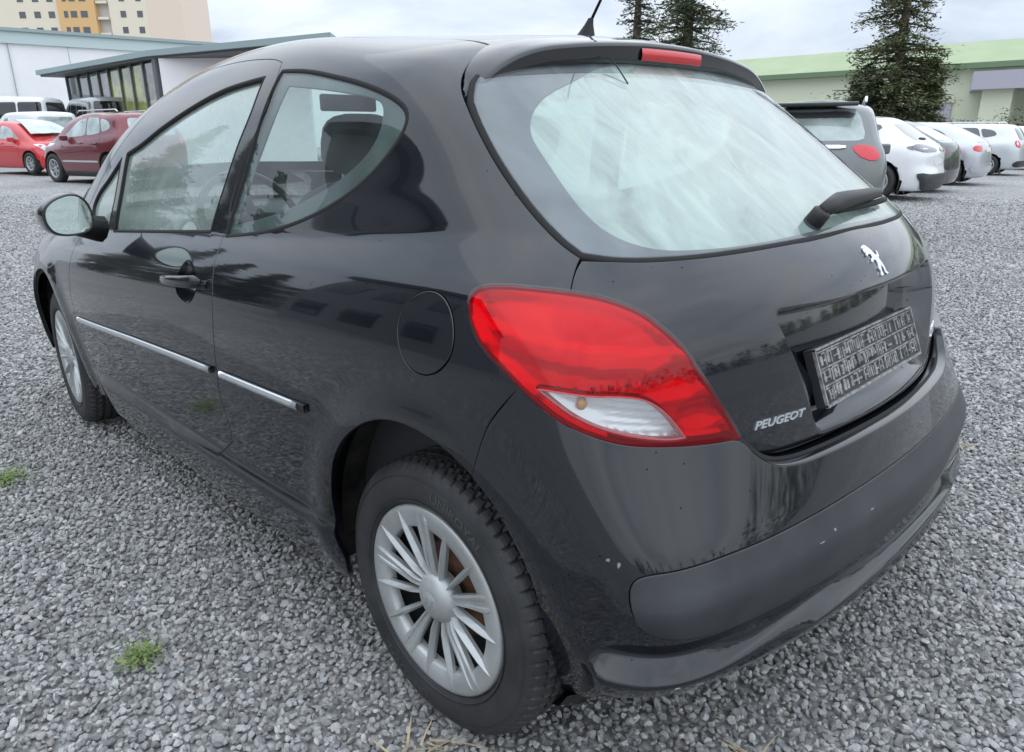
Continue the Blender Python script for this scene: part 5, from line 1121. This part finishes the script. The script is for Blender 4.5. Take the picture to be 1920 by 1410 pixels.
SW = [('side_window', 'G', [(2.02, .98), (1.35, 1.33), (.98, 1.38), (.96, 1.02)], .003), ('side_window', 'G', [(.90, 1.02), (.92, 1.385), (.42, 1.375), (.30, 1.07)], .003), ('side_window', 'G', [(.24, 1.08), (.36, 1.365), (.0, 1.30), (-.12, 1.16)], .003)]
def G(lst, g): return [(n_, g if m_ == 'G' else m_, p, d) for n_, m_, p, d in lst]
HS = [('side_window', 'G', [(2.02, .97), (1.40, 1.31), (.98, 1.37), (.94, 1.0)], .003), ('side_window', 'G', [(.88, 1.0), (.92, 1.37), (.45, 1.34), (.18, 1.26), (.25, 1.09), (.45, 1.03)], .003)]
LINES = [('side_line', 'black', [(.93, .40), (.935, .40), (.935, .97), (.93, .97)], .001)]
p_white = carpaint('white_paint', (.78, .79, .80), 0, .4); p_silver = carpaint('silver_paint', (.52, .54, .57), .5, .32); p_grey = carpaint('dark_grey_paint', (.14, .15, .15), .4, .35)
p_black = carpaint('black_paint', (.02, .02, .022), .2); p_maroon = carpaint('dark_red_paint', (.16, .012, .022), .35); p_red = carpaint('bright_red_paint', (.60, .03, .035), .1); p_lsil = carpaint('pale_grey_paint', (.60, .63, .65), .4)
p_van = carpaint('grey_van_paint', (.35, .35, .37), .3)
RGL = lambda w0, w1, z0, z1: [(-w0, z0), (w0, z0), (w1, z1), (-w1, z1)]
# right-hand row, seen from their left rear corners
vehicle('parked_car', (2.81, -6.87), R_(-68), (.97, .93, 1.03), B_SUV, p_grey, 'dark grey estate car with red tail lamp directly right of the near rear window', rails=(-.1, 1.6, .53, 1.57),
    side=G(SW, 'glass_far'), rear=[('rear_window', 'glass_pale', RGL(.62, .50, 1.10, 1.40), .003), ('tail_lamp', 'lamp_red', [(.45, 1.06), (.70, 1.05), (.79, .94), (.76, .90), (.58, .93)], .008), ('number_plate', 'plate', RGL(.26, .26, .84, .94), .006), ('rear_bumper', 'plastic', [(-.80, .28), (.80, .28), (.82, .60), (-.82, .60)], .03), ('plate_handle', 'satin', RGL(.44, .44, 1.02, 1.05), .02), ('rear_wiper', 'black', [(.0, 1.10), (.40, 1.12), (.40, 1.15), (.0, 1.13)], .03)], extra=[('spoiler', 'gloss', -.66, -.38, -.46, .46, 1.47, 1.51)])
vehicle('parked_car', (4.55, -14.6), R_(2), (1.02, 1.02, 1.06), bdict(xr=[-.70, -.80, -.86, -.87, -.84, -.80, -.80, -.80, -.76, -.62, -.44, -.28, -.12, .02, .2], cr=[.16]*15), p_white, 'white crossover with slim dark tail lamp between the grey estate and the silver hatchback', wheel_r=.35,
    side=G([HS[0], ('side_window', 'G', [(.88, 1.02), (.92, 1.37), (.55, 1.36), (.10, 1.32), (.04, 1.25), (.42, 1.12), (.60, 1.04)], .003)], 'glass_far')+[('sill_trim', 'plastic', [(.40, .20), (2.1, .20), (2.1, .30), (.40, .32)], .006), ('lamp_side', 'lamp_smoke', [(-.62, .97), (-.40, .93), (-.62, .86)], .006)], rear=[('rear_window', 'glass_far', RGL(.58, .48, 1.04, 1.33), .003), ('tail_lamp', 'lamp_smoke', [(.10, .90), (.50, .98), (.80, .97), (.80, .86), (.50, .84), (.10, .85)], .012), ('rear_wiper', 'black', [(.0, 1.05), (.30, 1.06), (.30, 1.08), (.0, 1.07)], .02), ('rear_bumper', 'plastic', [(-.66, .20), (.66, .20), (.80, .50), (.55, .46), (-.55, .46), (-.80, .50)], .03), ('number_plate', 'plate', RGL(.26, .26, .62, .73), .006)])
vehicle('parked_car', (4.9, -17.4), R_(1), (1, 1, 1.03), B_A3, p_black, 'black hatchback mostly hidden behind the white crossover', side=G(HS, 'glass_far'), rear=[('rear_window', 'glass_pale', RGL(.60, .48, 1.02, 1.35), .003), ('tail_lamp', 'lamp_red', [(.55, .92), (.78, .94), (.78, .78), (.60, .74)], .006)])
vehicle('parked_car', (5.15, -20.9), R_(3), (1.03, 1.02, 1.04), B_A3, p_silver, 'silver three-door hatchback with oval red tail lamp right of the white crossover', wheel_r=.34, side=G([HS[0], ('side_window', 'G', [(.88, 1.0), (.92, 1.36), (.45, 1.32), (.22, 1.22), (.12, 1.10), (.40, 1.02)], .003)], 'glass_far'), rear=[('rear_window', 'glass_pale', RGL(.60, .48, 1.0, 1.33), .003), ('tail_lamp', 'lamp_red', [(.46, .93), (.78, .93), (.80, .80), (.50, .78)], .008), ('rear_bumper', p_silver, [(-.78, .30), (.78, .30), (.80, .50), (-.80, .50)], .03), ('number_plate', 'plate', RGL(.26, .26, .78, .88), .006)])
vehicle('parked_car', (5.9, -27.6), R_(3), (1.1, 1.03, 1.06), B_SUV, p_lsil, 'pale grey estate with tall red tail lamp second from the right end', rails=(-.1, 2.0, .58, 1.63), side=G(SW, 'glass_far'), rear=[('rear_window', 'glass_far', RGL(.60, .52, 1.02, 1.36), .003), ('tail_lamp', 'lamp_red', [(.60, .98), (.80, 1.03), (.83, .82), (.64, .78)], .008), ('rear_bumper', 'plastic', [(-.80, .25), (.80, .25), (.80, .42), (-.80, .42)], .03), ('number_plate', 'plate', RGL(.26, .26, .70, .80), .006)])
vehicle('parked_car', (6.5, -33.2), R_(3), (1.05, 1.0, 1.06), B_SUV, p_white, 'white car cut by the right edge of the frame, last of the row', side=G(SW, 'glass_far'), rear=[('rear_window', 'glass_far', RGL(.60, .52, 1.02, 1.36), .003), ('tail_lamp', 'lamp_red', [(.62, .95), (.80, .98), (.80, .72), (.66, .70)], .008)])
# left-hand group
vehicle('parked_car', (19.19, -5.34), R_(13), (1.0, 1.02, 1.15), B_SUV, p_maroon, 'dark red off-roader with roof rails seen from its left rear beside the bright red car', wheel_r=.37, rails=(-.25, 1.5, .60, 1.76), side=G(SW, 'glass_pale')+[('side_trim', 'satin', [(.42, .475), (2.06, .475), (2.06, .505), (.42, .505)], .008), ('sill_trim', 'plastic', [(.42, .18), (2.06, .18), (2.06, .28), (.42, .28)], .012)], rear=[('rear_window', 'glass_pale', RGL(.60, .52, 1.02, 1.36), .003), ('tail_lamp', 'lamp_red', [(.60, 1.0), (.80, 1.02), (.80, .80), (.64, .78)], .008)], front=[('headlamp', 'lamp_clear', [(.45, .70), (.80, .76), (.80, .88), (.50, .82)], .008)])
vehicle('parked_car', (27.6, -4.3), R_(197), (.93, .96, 1.02), bdict(zt=[1.30, 1.40, 1.46, 1.49, 1.50, 1.505, 1.51, 1.50, 1.47, 1.38, 1.22, 1.05, .96, .91, .82], xf=[3.22, 3.28, 3.30, 3.30, 3.28, 3.24, 3.16, 3.2, 3.2, 3.2, 3.2]), p_red, 'bright red small hatchback seen from the front at the left edge', side=G(HS, 'glass_pale'), front=[('headlamp', 'lamp_clear', [(.42, .62), (.66, .66), (.80, .84), (.62, .84)], .012), ('grille', 'black', RGL(.36, .40, .60, .67), .006), ('lower_grille', 'black', RGL(.50, .42, .26, .40), .006), ('number_plate', 'plate', RGL(.26, .26, .44, .55), .012)],
    extra=())
def windscreen_of(root, S, B, mt):
    f = lambda P: body_f(P/np.array(S), B)*min(S); S = np.array(S)
    P = [(1.38, .46), (1.38, -.46), (2.33, -.62), (2.42, -.3), (2.42, .3), (2.33, .62)]; q, c_ = smooth_loop([[a*S[0], b_*S[1], 0, 1] for a, b_ in P], True, .1)
    panel('windscreen', q, M[mt], root, f=f, chart=TOP, sp=.12, inset=0, off=.004, depth=.02, rnd=.004)
_cars = [o for o in COL.objects if o.name.startswith('parked_car') and o is not car]
for o in _cars:
    windscreen_of(o, (1, 1, 1.06), B_SUV if 'off-roader' in o['label'] or 'estate' in o['label'] else BB, 'glass_pale')
VW = lambda n, z0=.98, z1=1.36: [('side_window', 'glass_black', [(a, z0), (a, z1), (a-.74, z1), (a-.74, z0)], .004) for a in [1.62-.80*i for i in range(n)]]+[('side_window', 'glass_black', [(2.35, .98), (1.85, 1.34), (1.70, 1.34), (1.70, .98)], .004)]
vehicle('minibus', (38.5, -7.66), R_(45), (1.35, 1.1, 1.78), B_VAN, p_white, 'white minibus with a dark window band behind the red car', side=VW(3), rear=[('rear_window', 'glass_black', RGL(.66, .60, .95, 1.36), .004), ('tail_lamp', 'lamp_red', [(.72, .6), (.82, .6), (.82, .9), (.72, .9)], .01)], cat='van', wheel_r=.34)
vehicle('minibus', (34.8, -9.6), R_(-2), (1.25, 1.12, 1.76), B_VAN, p_van, 'grey minibus with a large dark rear window in front of the showroom', side=VW(3), rear=[('rear_window', 'glass_black', RGL(.72, .66, .93, 1.38), .004), ('tail_lamp', 'lamp_red', [(.76, .6), (.84, .6), (.84, .9), (.76, .9)], .01)], cat='van', wheel_r=.34)
vehicle('delivery_van', (32.2, -6.6), R_(7), (1.0, 1.0, 1.30), B_VAN, p_white, 'small white van with a wide rear window between the red car and the white minibus', side=[('side_window', 'glass_far', [(2.2, 1.0), (1.85, 1.32), (1.45, 1.34), (1.45, 1.0)], .004)], rear=[('rear_window', 'glass_pale', RGL(.66, .60, .98, 1.34), .004)], front=[('headlamp', 'lamp_clear', [(.50, .62), (.80, .64), (.80, .80), (.55, .78)], .01), ('grille', 'black', RGL(.40, .40, .45, .58), .006)], cat='van')
for o in [o for o in COL.objects if o.name.startswith('delivery_van')]:
    S = np.array([1, 1, 1.30]); f_ = lambda P: body_f(P/S, B_VAN); q, c_ = smooth_loop([[a, b_, 0, 1] for a, b_ in [(1.95, .62), (1.95, -.62), (2.55, -.68), (2.6, 0), (2.55, .68)]], True, .1); panel('windscreen', q, M['glass_far'], o, f=f_, chart=TOP, sp=.12, inset=0, off=.006, depth=.02, rnd=.004)
vehicle('parked_car', (27.6, -7.2), R_(5), (.95, .95, 1.0), BB, p_lsil, 'pale silver hatchback half hidden behind the dark red off-roader', side=G(HS, 'glass_pale'), rear=[('rear_window', 'glass_pale', RGL(.6, .48, 1.02, 1.33), .003)], front=[('headlamp', 'lamp_clear', [(.42, .62), (.80, .66), (.80, .80), (.55, .78)], .01)])

# ---------------------------------------------------------------- loose gravel: real stones near the camera
def stone_mesh(seed):
    rg = np.random.default_rng(seed); import bmesh
    bm = bmesh.new(); bmesh.ops.create_icosphere(bm, subdivisions=2, radius=.5)
    V = np.array([tuple(v.co) for v in bm.verts]); sc = np.array([1, rg.uniform(.62, .9), rg.uniform(.45, .7)])
    for _ in range(14):      # chop with random planes for broken faces
        n_ = rg.normal(size=3); n_ /= np.linalg.norm(n_); d = rg.uniform(.22, .40); h = V@n_-d; V = V-np.maximum(h, 0)[:, None]*n_
    V = V*sc+rg.normal(scale=.008, size=V.shape)
    for v, p in zip(bm.verts, V): v.co = p
    me = bpy.data.meshes.new('stone'); bm.to_mesh(me); bm.free(); me.materials.append(M['stone']); me.polygons.foreach_set('use_smooth', [False]*len(me.polygons)); return me
ms = mat('grey_stone', (.25, .25, .26), .85); M['stone'] = ms
oi = nd(ms, 'ShaderNodeObjectInfo'); rp = nd(ms, 'ShaderNodeValToRGB'); lk(ms, oi.outputs['Random'], rp.inputs[0]); rp.color_ramp.interpolation = 'LINEAR'
cols = [(0, (.18, .18, .18)), (.2, (.26, .26, .258)), (.42, (.33, .33, .327)), (.62, (.385, .385, .38)), (.80, (.44, .44, .434)), (.94, (.51, .51, .50)), (.97, (.34, .30, .27)), (1, (.54, .53, .52))]
rp.color_ramp.elements[0].color = (*cols[0][1], 1); rp.color_ramp.elements[1].color = (*cols[-1][1], 1)
for p, c in cols[1:-1]: e = rp.color_ramp.elements.new(p); e.color = (*c, 1)
nn = nd(ms, 'ShaderNodeTexNoise'); nn.inputs['Scale'].default_value = 3.5; nn.inputs['Detail'].default_value = 6; nn.inputs['Roughness'].default_value = .7; lk(ms, coord(ms), nn.inputs['Vector'])
mr = nd(ms, 'ShaderNodeMapRange'); mr.inputs[1].default_value = .3; mr.inputs[2].default_value = .7; mr.inputs[3].default_value = .78; mr.inputs[4].default_value = 1.22; lk(ms, nn.outputs[0], mr.inputs[0])
sc_ = nd(ms, 'ShaderNodeVectorMath'); sc_.operation = 'SCALE'; lk(ms, rp.outputs[0], sc_.inputs[0]); lk(ms, mr.outputs[0], sc_.inputs['Scale']); lk(ms, sc_.outputs[0], bsdf(ms).inputs['Base Color']); bump(ms, 9, .35, .05)
pc = bpy.data.collections.new('stone_shapes')
for i in range(8): pc.objects.link(bpy.data.objects.new('stone', stone_mesh(i+1)))
PTS_, SZ = [], []
def scatter(r0, r1, step, s0, s1, zlift, seed, fade=0):
    rg = np.random.default_rng(seed); n_ = int(r1/step)+2; g_ = np.arange(-n_, n_+1)*step; X, Y = np.meshgrid(g_, g_); X = X.ravel()+rg.uniform(-.5, .5, X.size)*step*1.1; Y = Y.ravel()+rg.uniform(-.5, .5, Y.size)*step*1.1
    d = np.hypot(X, Y); az = np.arctan2(Y, X)-R_(-44.47); az = (az+math.pi) % (2*math.pi)-math.pi
    ok = (d >= r0) & (d < r1) & ((np.abs(az) < R_(41)) | ((d < 2.6) & (np.abs(az) < R_(80))) | ((d < 6) & (np.abs(az) < R_(50))))
    if fade: ok &= rg.random(len(d)) < np.clip((r1-d)/(r1-r0)*1.15, 0, 1)
    X = X[ok]+CP[0]; Y = Y[ok]+CP[1]
    # nothing under the middle of the car, where no view reaches
    ok = ~((X > -.1) & (X < 2.7) & (np.abs(Y) < .45)); X = X[ok]; Y = Y[ok]
    s_ = s0+(s1-s0)*rg.random(len(X))**1.6; PTS_.append(np.stack([X, Y, gz(X, Y)-.016+zlift*rg.random(len(X))], 1)); SZ.append(s_)
scatter(.45, 4.2, .0148, .015, .032, .011, 1); scatter(4.2, 8.0, .0225, .022, .038, .010, 2); scatter(8.0, 19.0, .038, .034, .056, .004, 3, 1)
Pg = np.concatenate(PTS_); Sg = np.concatenate(SZ); rg = np.random.default_rng(3)
me = bpy.data.meshes.new('gravel'); me.vertices.add(len(Pg)); me.vertices.foreach_set('co', Pg.ravel())
a = me.attributes.new('size', 'FLOAT', 'POINT'); a.data.foreach_set('value', Sg)
rot = np.stack([rg.normal(0, .45, len(Pg)), rg.normal(0, .45, len(Pg)), rg.uniform(0, 6.28, len(Pg))], 1).astype(float)
a = me.attributes.new('rot', 'FLOAT_VECTOR', 'POINT'); a.data.foreach_set('vector', rot.ravel())
gr = bpy.data.objects.new('gravel', me); COL.objects.link(gr); tag(gr, 'loose grey crushed stone covering the yard around the car', 'gravel', kind='stuff')
ng = bpy.data.node_groups.new('scatter_stones', 'GeometryNodeTree'); ng.interface.new_socket('Geometry', in_out='INPUT', socket_type='NodeSocketGeometry'); ng.interface.new_socket('Geometry', in_out='OUTPUT', socket_type='NodeSocketGeometry')
gi = ng.nodes.new('NodeGroupInput'); go = ng.nodes.new('NodeGroupOutput'); m2p = ng.nodes.new('GeometryNodeMeshToPoints'); iop = ng.nodes.new('GeometryNodeInstanceOnPoints'); ci = ng.nodes.new('GeometryNodeCollectionInfo')
ci.inputs[0].default_value = pc; ci.inputs[1].default_value = True; ci.inputs[2].default_value = True; iop.inputs['Pick Instance'].default_value = True
rv = ng.nodes.new('FunctionNodeRandomValue'); rv.data_type = 'INT'; rv.inputs[4].default_value = 0; rv.inputs[5].default_value = 7
at_ = ng.nodes.new('GeometryNodeInputNamedAttribute'); at_.data_type = 'FLOAT'; at_.inputs[0].default_value = 'size'
ar = ng.nodes.new('GeometryNodeInputNamedAttribute'); ar.data_type = 'FLOAT_VECTOR'; ar.inputs[0].default_value = 'rot'
e2r = ng.nodes.new('FunctionNodeEulerToRotation')
nl = ng.links.new; nl(gi.outputs[0], m2p.inputs[0]); nl(m2p.outputs[0], iop.inputs['Points']); nl(ci.outputs[0], iop.inputs['Instance']); nl(rv.outputs[2], iop.inputs['Instance Index']); nl(at_.outputs[0], iop.inputs['Scale']); nl(ar.outputs[0], e2r.inputs[0]); nl(e2r.outputs[0], iop.inputs['Rotation']); nl(iop.outputs[0], go.inputs[0])
md = gr.modifiers.new('stones', 'NODES'); md.node_group = ng
print('stones', len(Pg))
# ---------------------------------------------------------------- weeds and dry straw
M['grass'] = mat('fresh_weed_green', (.16, .26, .045), .6); vary(M['grass'], (.09, .15, .03), (.22, .29, .08), 30, 3); M['straw'] = mat('dry_straw', (.42, .33, .18), .8); vary(M['straw'], (.30, .22, .12), (.55, .46, .28), 20, 3)
def blades(mb_, x, y, n, L_, sp_, rg, w_=.0018, up=.5):
    for _ in range(n):
        a = rg.uniform(0, 6.28); r0 = rg.uniform(0, sp_); b_ = rg.uniform(0, 6.28); p = np.array([x+r0*math.cos(b_), y+r0*math.sin(b_), .0]); L2 = L_*rg.uniform(.5, 1.2); d = np.array([math.cos(a), math.sin(a), 0]); s_ = np.array([-math.sin(a), math.cos(a), 0])*w_*rg.uniform(.7, 1.5)
        q = []; u_ = up*rg.uniform(.4, 1.3)
        for k in range(5):
            t = k/4; c = p+d*L2*t+np.array([0, 0, L2*u_*(t-.75*t*t)+.004]); ww = (1-t)**.6+.05; q += [c-s_*ww, c+s_*ww]
        mb_.add(q, [(2*k, 2*k+1, 2*k+3, 2*k+2) for k in range(4)])
def weed(name, x, y, n, L_, sp_, label, m, seed, cat='weed', w_=.0022, up=.6, leafy=0):
    rg = random.Random(seed); t = empty(name, (x, y, float(gz(x, y))), 0, label, cat); m_ = MB(); blades(m_, 0, 0, n, L_, sp_, rg, w_, up); m_.build('blades', M[m], t, kind='stuff')
    if leafy:
        V = []; F = []
        for _ in range(leafy): c = np.array([rg.gauss(0, sp_), rg.gauss(0, sp_*.8), rg.uniform(.008, .03)]); leaves(V, F, c, 1, .004, .008, rg)
        tag(leafobj('leaflets', V, M[m], t), kind='stuff')
weed('weed_tuft', .68, 1.23, 46, .05, .035, 'bright green weed growing in the gravel at the lower left', 'grass', 1, leafy=150)
weed('weed_tuft', 2.10, 1.235, 70, .05, .07, 'pale green weed patch at the left edge of the gravel', 'grass', 2, leafy=260, w_=.003)
weed('dry_grass', -.02, .93, 9, .13, .05, 'dry straw blades lying at the foot of the rear wheel', 'straw', 3, 'grass', up=.18)
weed('dry_grass', -.17, .98, 6, .12, .05, 'dry stalks in front of the rear tyre contact', 'straw', 4, 'grass', up=.2)
weed('dry_grass', -.58, .45, 16, .10, .03, 'small pale straw tuft right of the bumper corner', 'straw', 5, 'grass', up=.25)
weed('dry_grass', -.62, .78, 8, .10, .04, 'few straws near the lower middle of the gravel', 'straw', 6, 'grass', up=.2)
weed('dry_grass', -.35, -1.6, 12, .12, .06, 'thin straw in the gravel far behind the bumper', 'straw', 7, 'grass', up=.2)
